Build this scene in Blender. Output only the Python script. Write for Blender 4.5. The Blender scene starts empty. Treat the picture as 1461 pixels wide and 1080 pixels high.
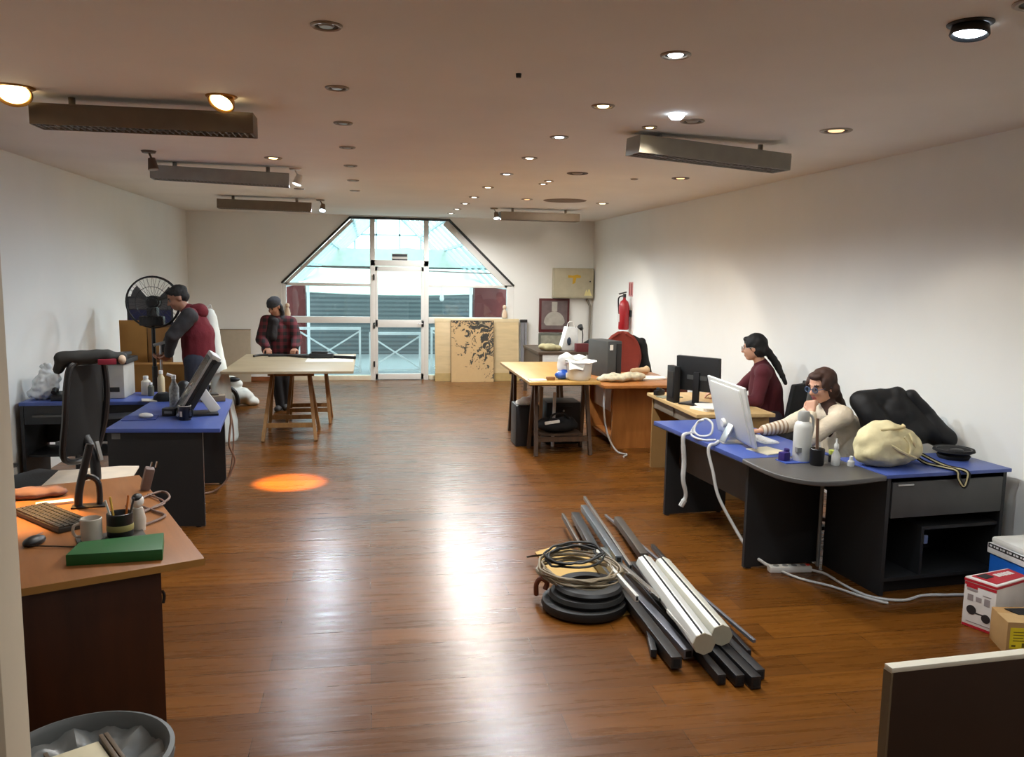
import bpy, bmesh, math, random
from mathutils import Vector, Matrix, Euler
random.seed(7)
SC = bpy.context.scene
COL = SC.collection
TMP = bpy.data.scenes.new('remesh_bench')
R = math.radians
PI = math.pi

# ------------------------------------------------------------------ materials
def lin(c):
    return tuple(((v/255)/12.92 if v/255 <= .04045 else ((v/255+.055)/1.055)**2.4) for v in c)

MATS = {}
def M(name, rgb=None, rough=.5, metal=0., var=.07, scale=9., bump=0., bscale=60., spec=.5, coat=0., stretch=None):
    """A procedural material: noise-varied colour, optional noise bump."""
    if name in MATS: return MATS[name]
    m = bpy.data.materials.new(name); m.use_nodes = True
    nt = m.node_tree; b = nt.nodes['Principled BSDF']
    c = lin(rgb)
    tc = nt.nodes.new('ShaderNodeTexCoord')
    mp = nt.nodes.new('ShaderNodeMapping'); nt.links.new(tc.outputs['Object'], mp.inputs[0])
    if stretch: mp.inputs['Scale'].default_value = stretch
    nz = nt.nodes.new('ShaderNodeTexNoise'); nz.inputs['Scale'].default_value = scale
    nz.inputs['Detail'].default_value = 4
    nt.links.new(mp.outputs[0], nz.inputs['Vector'])
    rp = nt.nodes.new('ShaderNodeValToRGB')
    rp.color_ramp.elements[0].position = .3; rp.color_ramp.elements[1].position = .7
    rp.color_ramp.elements[0].color = tuple(max(0, v*(1-var)) for v in c)+(1,)
    rp.color_ramp.elements[1].color = tuple(min(1, v*(1+var)) for v in c)+(1,)
    nt.links.new(nz.outputs['Fac'], rp.inputs[0]); nt.links.new(rp.outputs[0], b.inputs['Base Color'])
    b.inputs['Roughness'].default_value = rough; b.inputs['Metallic'].default_value = metal
    b.inputs['Specular IOR Level'].default_value = spec
    b.inputs['Coat Weight'].default_value = coat
    if bump:
        n2 = nt.nodes.new('ShaderNodeTexNoise'); n2.inputs['Scale'].default_value = bscale
        nt.links.new(mp.outputs[0], n2.inputs['Vector'])
        bp = nt.nodes.new('ShaderNodeBump'); bp.inputs['Strength'].default_value = bump
        bp.inputs['Distance'].default_value = .01
        nt.links.new(n2.outputs['Fac'], bp.inputs['Height']); nt.links.new(bp.outputs[0], b.inputs['Normal'])
    MATS[name] = m
    return m

def emit(name, rgb, strength):
    if name in MATS: return MATS[name]
    m = bpy.data.materials.new(name); m.use_nodes = True
    nt = m.node_tree; nt.nodes.clear()
    o = nt.nodes.new('ShaderNodeOutputMaterial'); e = nt.nodes.new('ShaderNodeEmission')
    e.inputs[0].default_value = lin(rgb)+(1,); e.inputs[1].default_value = strength
    nt.links.new(e.outputs[0], o.inputs[0]); MATS[name] = m
    return m

def glassy(name, tint, gloss=.06, rough=.02):
    """Thin clear sheet: tinted transparency plus a little mirror."""
    if name in MATS: return MATS[name]
    m = bpy.data.materials.new(name); m.use_nodes = True
    nt = m.node_tree; nt.nodes.clear()
    o = nt.nodes.new('ShaderNodeOutputMaterial'); mx = nt.nodes.new('ShaderNodeMixShader')
    t = nt.nodes.new('ShaderNodeBsdfTransparent'); g = nt.nodes.new('ShaderNodeBsdfGlossy')
    t.inputs[0].default_value = lin(tint)+(1,); g.inputs['Roughness'].default_value = rough
    mx.inputs[0].default_value = gloss
    nt.links.new(t.outputs[0], mx.inputs[1]); nt.links.new(g.outputs[0], mx.inputs[2])
    nt.links.new(mx.outputs[0], o.inputs[0]); MATS[name] = m
    return m

def N(m, kind, **kw):
    n = m.node_tree.nodes.new(kind)
    for k, v in kw.items():
        if k in n.inputs: n.inputs[k].default_value = v
        else: setattr(n, k, v)
    return n

def wood_floor():
    m = bpy.data.materials.new('wood_floor'); m.use_nodes = True
    nt = m.node_tree; L = nt.links.new; b = nt.nodes['Principled BSDF']
    tc = N(m, 'ShaderNodeTexCoord')
    br = N(m, 'ShaderNodeTexBrick', Scale=1.0); br.offset = .37; br.offset_frequency = 2
    br.inputs['Brick Width'].default_value = 1.28; br.inputs['Row Height'].default_value = .192
    br.inputs['Mortar Size'].default_value = .0016; br.inputs['Mortar Smooth'].default_value = .2
    br.inputs['Color1'].default_value = lin((94, 56, 18))+(1,)
    br.inputs['Color2'].default_value = lin((118, 72, 24))+(1,)
    br.inputs['Mortar'].default_value = lin((58, 36, 16))+(1,)
    L(tc.outputs['Object'], br.inputs['Vector'])
    mp = N(m, 'ShaderNodeMapping'); mp.inputs['Scale'].default_value = (1.1, 16, 1)
    L(tc.outputs['Object'], mp.inputs[0])
    nz = N(m, 'ShaderNodeTexNoise', Scale=1.6, Detail=6, Roughness=.62)
    L(mp.outputs[0], nz.inputs['Vector'])
    rp = N(m, 'ShaderNodeValToRGB')
    rp.color_ramp.elements[0].position = .32; rp.color_ramp.elements[1].position = .68
    rp.color_ramp.elements[0].color = (.70, .66, .62, 1); rp.color_ramp.elements[1].color = (1.14, 1.12, 1.08, 1)
    L(nz.outputs['Fac'], rp.inputs[0])
    mx = N(m, 'ShaderNodeMix', data_type='RGBA', blend_type='MULTIPLY'); mx.inputs[0].default_value = .75
    L(br.outputs['Color'], mx.inputs[6]); L(rp.outputs[0], mx.inputs[7])
    L(mx.outputs[2], b.inputs['Base Color'])
    rr = N(m, 'ShaderNodeMapRange'); rr.inputs['To Min'].default_value = .22; rr.inputs['To Max'].default_value = .34
    L(nz.outputs['Fac'], rr.inputs[0]); L(rr.outputs[0], b.inputs['Roughness'])
    mp2 = N(m, 'ShaderNodeMapping'); mp2.inputs['Scale'].default_value = (.9, 7, 1)
    L(tc.outputs['Object'], mp2.inputs[0])
    n2 = N(m, 'ShaderNodeTexNoise', Scale=3.2, Detail=3)
    L(mp2.outputs[0], n2.inputs['Vector'])
    ad = N(m, 'ShaderNodeMath', operation='ADD')
    ml = N(m, 'ShaderNodeMath', operation='MULTIPLY'); ml.inputs[1].default_value = -.5
    L(br.outputs['Fac'], ml.inputs[0]); L(n2.outputs['Fac'], ad.inputs[0]); L(ml.outputs[0], ad.inputs[1])
    bp = N(m, 'ShaderNodeBump'); bp.inputs['Strength'].default_value = .16; bp.inputs['Distance'].default_value = .012
    L(ad.outputs[0], bp.inputs['Height']); L(bp.outputs[0], b.inputs['Normal'])
    b.inputs['Specular IOR Level'].default_value = .31
    return m

def wood(name, dark, light, rough=.4, axis=0, freq=14., coat=0.):
    if name in MATS: return MATS[name]
    m = bpy.data.materials.new(name); m.use_nodes = True
    nt = m.node_tree; L = nt.links.new; b = nt.nodes['Principled BSDF']
    tc = N(m, 'ShaderNodeTexCoord'); mp = N(m, 'ShaderNodeMapping')
    s = [freq, freq, freq]; s[axis] = 1.2
    mp.inputs['Scale'].default_value = s
    L(tc.outputs['Object'], mp.inputs[0])
    nz = N(m, 'ShaderNodeTexNoise', Scale=1.5, Detail=6, Roughness=.6, Distortion=.4)
    L(mp.outputs[0], nz.inputs['Vector'])
    rp = N(m, 'ShaderNodeValToRGB')
    rp.color_ramp.elements[0].position = .3; rp.color_ramp.elements[1].position = .7
    rp.color_ramp.elements[0].color = lin(dark)+(1,); rp.color_ramp.elements[1].color = lin(light)+(1,)
    L(nz.outputs['Fac'], rp.inputs[0]); L(rp.outputs[0], b.inputs['Base Color'])
    b.inputs['Roughness'].default_value = rough; b.inputs['Coat Weight'].default_value = coat
    MATS[name] = m
    return m

def banded(name, a, b2, freq, axis='Z', rough=.8, thresh=.5, soft=.08):
    """Regular stripes along one object axis (slats, ribbing, knit stripes)."""
    if name in MATS: return MATS[name]
    m = bpy.data.materials.new(name); m.use_nodes = True
    nt = m.node_tree; L = nt.links.new; b = nt.nodes['Principled BSDF']
    tc = N(m, 'ShaderNodeTexCoord')
    w = N(m, 'ShaderNodeTexWave', wave_type='BANDS', bands_direction=axis, Scale=freq, Distortion=.6)
    w.inputs['Detail Scale'].default_value = .5
    L(tc.outputs['Object'], w.inputs['Vector'])
    rp = N(m, 'ShaderNodeValToRGB')
    rp.color_ramp.elements[0].position = max(0, thresh-soft); rp.color_ramp.elements[1].position = min(1, thresh+soft)
    rp.color_ramp.elements[0].color = lin(a)+(1,); rp.color_ramp.elements[1].color = lin(b2)+(1,)
    L(w.outputs['Fac'], rp.inputs[0]); L(rp.outputs[0], b.inputs['Base Color'])
    b.inputs['Roughness'].default_value = rough
    MATS[name] = m
    return m

def plaid(name, a, b2, freq):
    if name in MATS: return MATS[name]
    m = bpy.data.materials.new(name); m.use_nodes = True
    nt = m.node_tree; L = nt.links.new; b = nt.nodes['Principled BSDF']
    tc = N(m, 'ShaderNodeTexCoord')
    w1 = N(m, 'ShaderNodeTexWave', wave_type='BANDS', bands_direction='Z', Scale=freq)
    w2 = N(m, 'ShaderNodeTexWave', wave_type='BANDS', bands_direction='X', Scale=freq)
    for w in (w1, w2): L(tc.outputs['Object'], w.inputs['Vector'])
    mu = N(m, 'ShaderNodeMath', operation='ADD')
    for k, w in enumerate((w1, w2)):
        g = N(m, 'ShaderNodeMath', operation='GREATER_THAN'); g.inputs[1].default_value = .5
        h = N(m, 'ShaderNodeMath', operation='MULTIPLY'); h.inputs[1].default_value = .5
        L(w.outputs['Fac'], g.inputs[0]); L(g.outputs[0], h.inputs[0]); L(h.outputs[0], mu.inputs[k])
    rp = N(m, 'ShaderNodeValToRGB')
    rp.color_ramp.elements[0].position = .1; rp.color_ramp.elements[1].position = .9
    rp.color_ramp.elements[0].color = lin(a)+(1,); rp.color_ramp.elements[1].color = lin(b2)+(1,)
    L(mu.outputs[0], rp.inputs[0]); L(rp.outputs[0], b.inputs['Base Color'])
    b.inputs['Roughness'].default_value = .9
    MATS[name] = m
    return m

def leafprint(name):
    """Tan panel with black leafy blotches in its upper and right part."""
    m = bpy.data.materials.new(name); m.use_nodes = True
    nt = m.node_tree; L = nt.links.new; b = nt.nodes['Principled BSDF']
    tc = N(m, 'ShaderNodeTexCoord')
    nz = N(m, 'ShaderNodeTexNoise', Scale=5.2, Detail=4, Roughness=.62, Distortion=2.2)
    L(tc.outputs['Object'], nz.inputs['Vector'])
    sp = N(m, 'ShaderNodeSeparateXYZ'); L(tc.outputs['Object'], sp.inputs[0])
    # denser to the right (x) and above (z)
    a = N(m, 'ShaderNodeMath', operation='MULTIPLY_ADD'); a.inputs[1].default_value = .20; a.inputs[2].default_value = -.015
    L(sp.outputs['X'], a.inputs[0])
    z = N(m, 'ShaderNodeMath', operation='MULTIPLY_ADD'); z.inputs[1].default_value = .20
    L(sp.outputs['Z'], z.inputs[0]); L(a.outputs[0], z.inputs[2])
    ad = N(m, 'ShaderNodeMath', operation='ADD'); L(nz.outputs['Fac'], ad.inputs[0]); L(z.outputs[0], ad.inputs[1])
    rp = N(m, 'ShaderNodeValToRGB'); e = rp.color_ramp
    e.elements[0].position = .0; e.elements[0].color = lin((196, 164, 116))+(1,)
    e.elements[1].position = .53; e.elements[1].color = lin((188, 158, 112))+(1,)
    for pos, c in ((.55, (58, 56, 46)), (.66, (30, 30, 28)), (.69, (150, 140, 110)), (.8, (200, 150, 108))):
        k = e.elements.new(pos); k.color = lin(c)+(1,)
    L(ad.outputs[0], rp.inputs[0]); L(rp.outputs[0], b.inputs['Base Color'])
    b.inputs['Roughness'].default_value = .6
    return m

# ------------------------------------------------------------------ mesh builder
def catmull(pts, n=6, closed=False):
    P = [Vector(p) for p in pts]; out = []
    k = len(P)
    rng = range(k if closed else k-1)
    for i in rng:
        if closed: a, b, c, d = P[(i-1) % k], P[i], P[(i+1) % k], P[(i+2) % k]
        else: a, b, c, d = P[max(i-1, 0)], P[i], P[i+1], P[min(i+2, k-1)]
        for j in range(n):
            t = j/n
            out.append(.5*((2*b)+(c-a)*t+(2*a-5*b+4*c-d)*t*t+(3*b-a-3*c+d)*t**3))
    if not closed: out.append(P[-1])
    return out

class MB:
    def __init__(s): s.bm = bmesh.new(); s.mi = 0
    def _f(s, vs):
        try:
            f = s.bm.faces.new(vs); f.material_index = s.mi
            return f
        except ValueError: return None
    def box(s, x0, x1, y0, y1, z0, z1, mat=None):
        v = [s.bm.verts.new(p) for p in ((x0,y0,z0),(x1,y0,z0),(x1,y1,z0),(x0,y1,z0),(x0,y0,z1),(x1,y0,z1),(x1,y1,z1),(x0,y1,z1))]
        if mat is not None:
            for q in v: q.co = mat @ q.co
        for f in ((0,3,2,1),(4,5,6,7),(0,1,5,4),(1,2,6,5),(2,3,7,6),(3,0,4,7)): s._f([v[i] for i in f])
        return s
    def rbox(s, c, size, rot=(0,0,0)):
        a, b, d = (q/2 for q in size)
        return s.box(-a, a, -b, b, -d, d, Matrix.Translation(c) @ Euler(rot).to_matrix().to_4x4())
    def beam(s, p0, p1, w, h, up=(0,0,1)):
        """rectangular bar from p0 to p1, w across, h along `up`."""
        p0, p1 = Vector(p0), Vector(p1); d = p1-p0; l = d.length; d.normalize()
        u = Vector(up); x = d.cross(u)
        if x.length < 1e-4: x = d.cross(Vector((1,0,0)))
        x.normalize(); u = x.cross(d)
        m = Matrix((x, d, u)).transposed().to_4x4(); m.translation = p0
        return s.box(-w/2, w/2, 0, l, -h/2, h/2, m)
    def cyl(s, p0, p1, r0, r1=None, seg=18, caps=True):
        r1 = r0 if r1 is None else r1
        p0, p1 = Vector(p0), Vector(p1); d = (p1-p0).normalized()
        a = d.orthogonal().normalized(); b = d.cross(a)
        A, B = [], []
        for i in range(seg):
            t = 2*PI*i/seg; o = a*math.cos(t)+b*math.sin(t)
            A.append(s.bm.verts.new(p0+o*r0)); B.append(s.bm.verts.new(p1+o*r1))
        for i in range(seg): s._f([A[i], A[(i+1) % seg], B[(i+1) % seg], B[i]])
        if caps: s._f(A[::-1]); s._f(B)
        return s
    def tube(s, pts, r, seg=8, closed=False, smooth=0):
        if smooth: pts = catmull(pts, smooth, closed)
        P = [Vector(p) for p in pts]; n = len(P); rings = []
        up = None
        for i in range(n):
            if closed: d = P[(i+1) % n]-P[i-1]
            else: d = P[min(i+1, n-1)]-P[max(i-1, 0)]
            if d.length < 1e-9: d = Vector((0,0,1))
            d.normalize()
            if up is None: up = d.orthogonal().normalized()
            up = (up-d*up.dot(d))
            if up.length < 1e-6: up = d.orthogonal()
            up.normalize(); b = d.cross(up)
            rr = r[i*len(r)//n] if isinstance(r, (list, tuple)) else r
            rings.append([s.bm.verts.new(P[i]+(up*math.cos(2*PI*k/seg)+b*math.sin(2*PI*k/seg))*rr) for k in range(seg)])
        for i in range(n if closed else n-1):
            A, B = rings[i], rings[(i+1) % n]
            for k in range(seg): s._f([A[k], A[(k+1) % seg], B[(k+1) % seg], B[k]])
        if not closed: s._f(rings[0][::-1]); s._f(rings[-1])
        return s
    def lathe(s, prof, c=(0,0,0), seg=28, mat=None):
        c = Vector(c); rings = []
        for (r, z) in prof:
            if r < 1e-6: rings.append([s.bm.verts.new(c+Vector((0,0,z)))])
            else: rings.append([s.bm.verts.new(c+Vector((r*math.cos(2*PI*k/seg), r*math.sin(2*PI*k/seg), z))) for k in range(seg)])
        if mat is not None:
            for g in rings:
                for v in g: v.co = mat @ v.co
        for A, B in zip(rings, rings[1:]):
            for k in range(seg):
                a0, a1 = A[k % len(A)], A[(k+1) % len(A)]; b0, b1 = B[k % len(B)], B[(k+1) % len(B)]
                vs = []
                for v in (a0, a1, b1, b0):
                    if v not in vs: vs.append(v)
                if len(vs) > 2: s._f(vs)
        return s
    def prism(s, poly, a0, a1, axis='Z', mat=None):
        """polygon extruded along an axis; poly coords are the other two axes in order."""
        def pt(u, v, a): return {'Z': (u, v, a), 'Y': (u, a, v), 'X': (a, u, v)}[axis]
        A = [s.bm.verts.new(pt(u, v, a0)) for u, v in poly]; B = [s.bm.verts.new(pt(u, v, a1)) for u, v in poly]
        if mat is not None:
            for v in A+B: v.co = mat @ v.co
        n = len(poly)
        s._f(A[::-1]); s._f(B)
        for i in range(n): s._f([A[i], A[(i+1) % n], B[(i+1) % n], B[i]])
        return s
    def ell(s, c, r, rot=(0,0,0), u=20, v=12):
        m = Matrix.Translation(c) @ Euler(rot).to_matrix().to_4x4() @ Matrix.Diagonal((r[0], r[1], r[2], 1))
        return s.ball(m, u, v)
    def ball(s, m, u=20, v=12):
        return s.lathe([(0 if k in (0, v) else math.sin(PI*k/v), -math.cos(PI*k/v)) for k in range(v+1)], seg=u, mat=m)
    def torus(s, c, Rr, r, rot=(0,0,0), seg=32, rs=8, sc=(1,1,1)):
        m = Matrix.Translation(c) @ Euler(rot).to_matrix().to_4x4() @ Matrix.Diagonal((sc[0], sc[1], sc[2], 1))
        return s.tube([m @ Vector((Rr*math.cos(2*PI*i/seg), Rr*math.sin(2*PI*i/seg), 0)) for i in range(seg)], r, rs, True)
    def grid(s, fn, nu, nv, thick=0.):
        V = [[s.bm.verts.new(fn(i/nu, j/nv)) for j in range(nv+1)] for i in range(nu+1)]
        fs = []
        for i in range(nu):
            for j in range(nv): fs.append(s._f([V[i][j], V[i+1][j], V[i+1][j+1], V[i][j+1]]))
        if thick:
            bmesh.ops.recalc_face_normals(s.bm, faces=s.bm.faces)
            bmesh.ops.solidify(s.bm, geom=[f for f in fs if f], thickness=thick)
        return s
    def mesh(s, name, bevel=0., seg=2, ang=30):
        bmesh.ops.recalc_face_normals(s.bm, faces=s.bm.faces)
        if bevel:
            s.bm.normal_update()
            es = [e for e in s.bm.edges if len(e.link_faces) == 2 and e.calc_face_angle(0) > R(ang)]
            bmesh.ops.bevel(s.bm, geom=es, offset=bevel, segments=seg, profile=.6, affect='EDGES', clamp_overlap=True)
        me = bpy.data.meshes.new(name); s.bm.to_mesh(me); s.bm.free()
        me.shade_smooth(); me.set_sharp_from_angle(angle=R(38))
        return me
    def build(s, name, mat, parent=None, loc=(0,0,0), rot=(0,0,0), bevel=0., seg=2):
        return link(name, s.mesh(name, bevel, seg), mat, parent, loc, rot)

def link(name, me, mat, parent=None, loc=(0,0,0), rot=(0,0,0)):
    for m in (mat if isinstance(mat, (list, tuple)) else [mat]): me.materials.append(m)
    o = bpy.data.objects.new(name, me); COL.objects.link(o)
    if isinstance(rot, (int, float)): rot = (0, 0, rot)
    o.location = loc; o.rotation_euler = rot
    if parent is not None: o.parent = parent
    return o

def tag(o, label=None, cat=None, group=None, kind=None):
    if label: o['label'] = label
    if cat: o['category'] = cat
    if group: o['group'] = group
    if kind: o['kind'] = kind
    return o

def T(name, label, cat, loc=(0,0,0), rz=0., group=None, kind=None):
    o = bpy.data.objects.new(name, None); COL.objects.link(o)
    o.empty_display_size = .1
    o.location = loc; o.rotation_euler = (0, 0, rz)
    return tag(o, label, cat, group, kind)

def struct(name, mb, mat, label=None, **kw):
    o = mb.build(name, mat, **kw); o['kind'] = 'structure'
    o['label'] = label or name.replace('_', ' '); o['category'] = name.split('_')[0]
    return o

# organic bodies: capsules and ellipsoids fused by a voxel remesh, then smoothed
def cap(p0, p1, r0, r1=None): return ('c', Vector(p0), Vector(p1), r0, r0 if r1 is None else r1)
def eli(c, r, rot=(0,0,0), mat=None):
    m = Matrix.Translation(c) @ Euler(rot).to_matrix().to_4x4()
    if mat is not None: m = mat @ m
    return ('e', m, r)
def chain(pts, rs): return [cap(pts[i], pts[i+1], rs[i], rs[i+1]) for i in range(len(pts)-1)]

def blob_mesh(name, parts, voxel=.01, smooth=4, noise=0., nscale=8., fac=.5):
    mb = MB()
    for p in parts:
        if p[0] == 'c':
            _, a, b, ra, rb = p
            mb.ell(a, (ra,)*3, u=14, v=10); mb.ell(b, (rb,)*3, u=14, v=10)
            if (b-a).length > 1e-4: mb.cyl(a, b, ra, rb, seg=14)
        elif p[0] == 'e':
            _, m, r = p
            mm = m @ Matrix.Diagonal((r[0], r[1], r[2], 1))
            mb.ball(mm, 20, 14)
        elif p[0] == 'b':
            mb.box(*p[1], mat=p[2])
    bmesh.ops.recalc_face_normals(mb.bm, faces=mb.bm.faces)
    me = bpy.data.meshes.new(name+'_src'); mb.bm.to_mesh(me); mb.bm.free()
    o = bpy.data.objects.new(name+'_src', me); TMP.collection.objects.link(o)
    r = o.modifiers.new('r', 'REMESH'); r.mode = 'VOXEL'; r.voxel_size = voxel; r.use_smooth_shade = True
    if smooth:
        k = o.modifiers.new('s', 'SMOOTH'); k.factor = fac; k.iterations = smooth
    with bpy.context.temp_override(scene=TMP, view_layer=TMP.view_layers[0]):
        dg = bpy.context.evaluated_depsgraph_get(); dg.update()
    out = bpy.data.meshes.new_from_object(o.evaluated_get(dg)); out.name = name
    bpy.data.objects.remove(o); bpy.data.meshes.remove(me)
    if noise:
        from mathutils import noise as mn
        for v in out.vertices:
            v.co += v.normal*noise*mn.noise(v.co*nscale)
    out.shade_smooth()
    return out

def blob(name, parts, mat, parent=None, voxel=.01, smooth=4, noise=0., nscale=8., paint=None, loc=(0,0,0), rot=(0,0,0)):
    """paint: list of (centre, radius, material index) given in the blob's own space."""
    me = blob_mesh(name, parts, voxel, smooth, noise, nscale)
    o = link(name, me, mat, parent, loc, rot)
    if paint:
        import numpy as np
        c3 = np.empty(len(me.polygons)*3, np.float32); me.polygons.foreach_get('center', c3); c3 = c3.reshape(-1, 3)
        mi = np.zeros(len(c3), np.int32)
        for c, r, i in paint: mi[((c3-np.array(c))**2).sum(1) < r*r] = i
        me.polygons.foreach_set('material_index', mi)
    return o

# ------------------------------------------------------------------ common materials
white_paint = M('white_paint', (226, 222, 214), .75, var=.02, scale=2, bump=.05, bscale=30)
black_plastic = M('black_plastic', (22, 22, 24), .42)
soft_black = M('soft_black', (13, 13, 14), .85, bump=.25, bscale=90)
charcoal = M('charcoal_laminate', (33, 34, 36), .55, var=.05, scale=30)
blue_top = M('blue_laminate', (68, 88, 158), .36, var=.03, scale=20)
silver = M('brushed_silver', (196, 198, 198), .32, .85)
chrome = M('chrome', (205, 205, 205), .18, 1.)
white_plastic = M('white_plastic', (228, 228, 224), .4, var=.02)
grey_plastic = M('grey_plastic', (128, 130, 130), .5)
cardboard = M('cardboard', (176, 138, 88), .85, var=.06, bump=.08)
ochre_wood = wood('ochre_wood', (150, 92, 40), (176, 112, 54), .4, 2, 9)
desk_wood = wood('desk_wood', (132, 84, 44), (156, 102, 56), .38, 1, 10)
shaded_side = wood('shaded_side_wood', (54, 25, 9), (70, 34, 13), .45, 2, 9)  # panel wood coloured darker for the shade on the desk end
pale_wood = wood('pale_wood', (196, 162, 108), (214, 182, 130), .5, 1, 12)
leg_wood = wood('leg_wood', (122, 86, 46), (158, 116, 66), .6, 2, 14)
dark_leg_wood = wood('dark_leg_wood', (62, 44, 30), (88, 64, 44), .6, 2, 14)
paper = M('paper', (236, 232, 222), .8, var=.02)
white_cable = M('white_cable', (205, 205, 202), .5)
black_cable = M('black_cable', (24, 24, 24), .5)
dark_steel = M('dark_steel', (52, 54, 56), .4, .6)
clear = glassy('clear_glass', (240, 248, 250), .05)

# ------------------------------------------------------------------ camera
cam = bpy.data.cameras.new('camera'); co = bpy.data.objects.new('camera', cam); COL.objects.link(co)
cam.sensor_width = 36; cam.lens = 1180/1461*36; cam.clip_start = .05; cam.clip_end = 300
mw = Matrix(((.985427, .006098, -.169989, 0), (-.169383, .126727, -.977369, 0), (.015582, .991919, .125913, 0), (0, 0, 0, 1)))
mw.translation = (0, 0, 1.88); co.matrix_world = mw
SC.camera = co

# ------------------------------------------------------------------ the room
XL, XR, YB, YF, ZC = -2.95, 3.97, 14.5, -2.2, 2.82
ceiling_mat = M('ceiling_plaster', (240, 235, 226), .8, var=.035, scale=1.2, bump=.12, bscale=3.0)
wall_mat = M('wall_paint', (237, 238, 234), .72, var=.02, scale=1.5, bump=.05, bscale=25)
frame_white = M('window_frame_white', (226, 226, 222), .45, var=.02)
frame_dark = M('window_edge_dark', (46, 48, 48), .6)
struct('floor', MB().box(XL-.1, XR+.1, YF-.1, YB+.15, -.1, 0), wood_floor(), 'orange brown wooden plank floor')
struct('ceiling', MB().box(XL-.1, XR+.1, YF-.1, YB+.15, ZC, ZC+.12), ceiling_mat, 'off white plaster ceiling dotted with recessed spotlights')
struct('wall_left', MB().box(XL-.1, XL, YF-.1, YB+.15, 0, ZC), wall_mat, 'plain off white wall behind the fan and blue corner desk')
struct('wall_right', MB().box(XR, XR+.1, YF-.1, YB+.15, 0, ZC), wall_mat, 'long white wall behind the two seated women')
struct('wall_front', MB().box(XL, XR, YF-.1, YF, 0, ZC), wall_mat, 'white wall behind the viewer')
W0, W1, W2, W3, ZS, ZT = -1.45, -.30, 1.37, 2.53, 1.65, 2.78
b = MB()
b.box(XL, W0, YB, YB+.15, 0, ZC)
b.box(W3, XR, YB, YB+.15, 0, ZC)
b.prism([(W0, ZS), (W1, ZT), (W1, ZC), (W0, ZC)], YB, YB+.15, 'Y')
b.box(W1, W2, YB, YB+.15, ZT, ZC)
b.prism([(W2, ZT), (W3, ZS), (W3, ZC), (W2, ZC)], YB, YB+.15, 'Y')
struct('wall_back', b, wall_mat, 'far wall with the six sided glazed opening')
skirt = wood('skirting_wood', (118, 66, 34), (146, 88, 48), .5, 0, 9)
struct('baseboard_back', MB().box(XL, W0-.02, YB-.015, YB, 0, .07), skirt, 'low brown skirting board at the foot of the far wall')
struct('trim_1', MB().box(-.78, -.70, 1.647, 1.76, 0, ZC), M('jamb_paint', (206, 192, 168), .6, var=.02), 'cream door jamb edge beside the wooden desk', bevel=.004)
struct('wall_partition', MB().box(-1.9, -.78, 1.66, 1.75, 0, ZC), M('partition_shade', (128, 124, 124), .8), 'partition wall beyond the cream jamb, coloured grey for its shaded face')  # shade on the partition's near face is put into its grey

# ------------------------------------------------------------------ glazed front and door
win = T('window_1', 'white framed six sided glazed front with slanted upper corners', 'window', (0, YB, 0), kind='structure')
def bar(name, p0, p1, w, d, mat=None, parent=None, y=.06):
    """bar in the window plane: p0,p1 = (x,z), w wide in plane, d deep."""
    return MB().beam((p0[0], y, p0[1]), (p1[0], y, p1[1]), d, w, up=(-(p1[1]-p0[1]), 0, p1[0]-p0[0])).build(name, mat or frame_white, parent or win, bevel=.004)
bar('side_jamb', (W0+.035, 0), (W0+.035, ZS), .07, .09)
bar('side_jamb', (W3-.06, 0), (W3-.06, ZS), .12, .09)
bar('slanted_frame', (W0+.03, ZS-.03), (W1+.03, ZT-.04), .055, .08)
bar('slanted_frame', (W3-.06, ZS-.03), (W2-.06, ZT-.04), .11, .08)
bar('dark_edge', (W0, ZS+.012), (W1, ZT+.012), .03, .17, frame_dark)
bar('dark_edge', (W2, ZT+.012), (W3, ZS+.012), .03, .17, frame_dark)
bar('dark_edge', (W1-.02, ZT), (W2+.02, ZT), .035, .17, frame_dark)
bar('mullion', (.065, .0), (.065, ZT-.02), .085, .1)
bar('mullion', (.985, .0), (.985, ZT-.02), .085, .1)
bar('transom', (.03, 2.025), (1.03, 2.025), .1, .1)
for x0, x1 in ((W0, .03), (1.03, W3)):
    bar('sill_rail', (x0, 1.645), (x1, 1.645), .05, .08)
    bar('mid_rail', (x0, 1.045), (x1, 1.045), .11, .08)
    bar('bottom_rail', (x0, .04), (x1, .04), .08, .14, M('sill_cream', (222, 212, 188), .5))
for nm, poly in (('pane', [(W0+.07, .08), (.03, .08), (.03, .99), (W0+.07, .99)]), ('pane', [(W0+.07, 1.1), (.03, 1.1), (.03, 1.62), (W0+.07, 1.62)]),
                 ('pane', [(W0+.08, 1.67), (.03, 1.67), (.03, ZT-.03), (W1+.05, ZT-.03)]),
                 ('pane', [(1.03, .08), (W3-.1, .08), (W3-.1, .99), (1.03, .99)]), ('pane', [(1.03, 1.1), (W3-.1, 1.1), (W3-.1, 1.62), (1.03, 1.62)]),
                 ('pane', [(1.03, 1.67), (W3-.12, 1.67), (W2-.09, ZT-.03), (1.03, ZT-.03)]), ('pane', [(.1, 2.07), (.95, 2.07), (.95, ZT-.03), (.1, ZT-.03)])):
    MB().prism(poly, .05, .056, 'Y').build(nm, clear, win)
# thin inner glazing bars of the upper lights
bar('glazing_bar', (W0+.35, 1.95), (.03, 1.93), .022, .03, grey_plastic)
bar('glazing_bar', (1.03, 1.90), (W3-.36, 1.87), .022, .03, grey_plastic)

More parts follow.
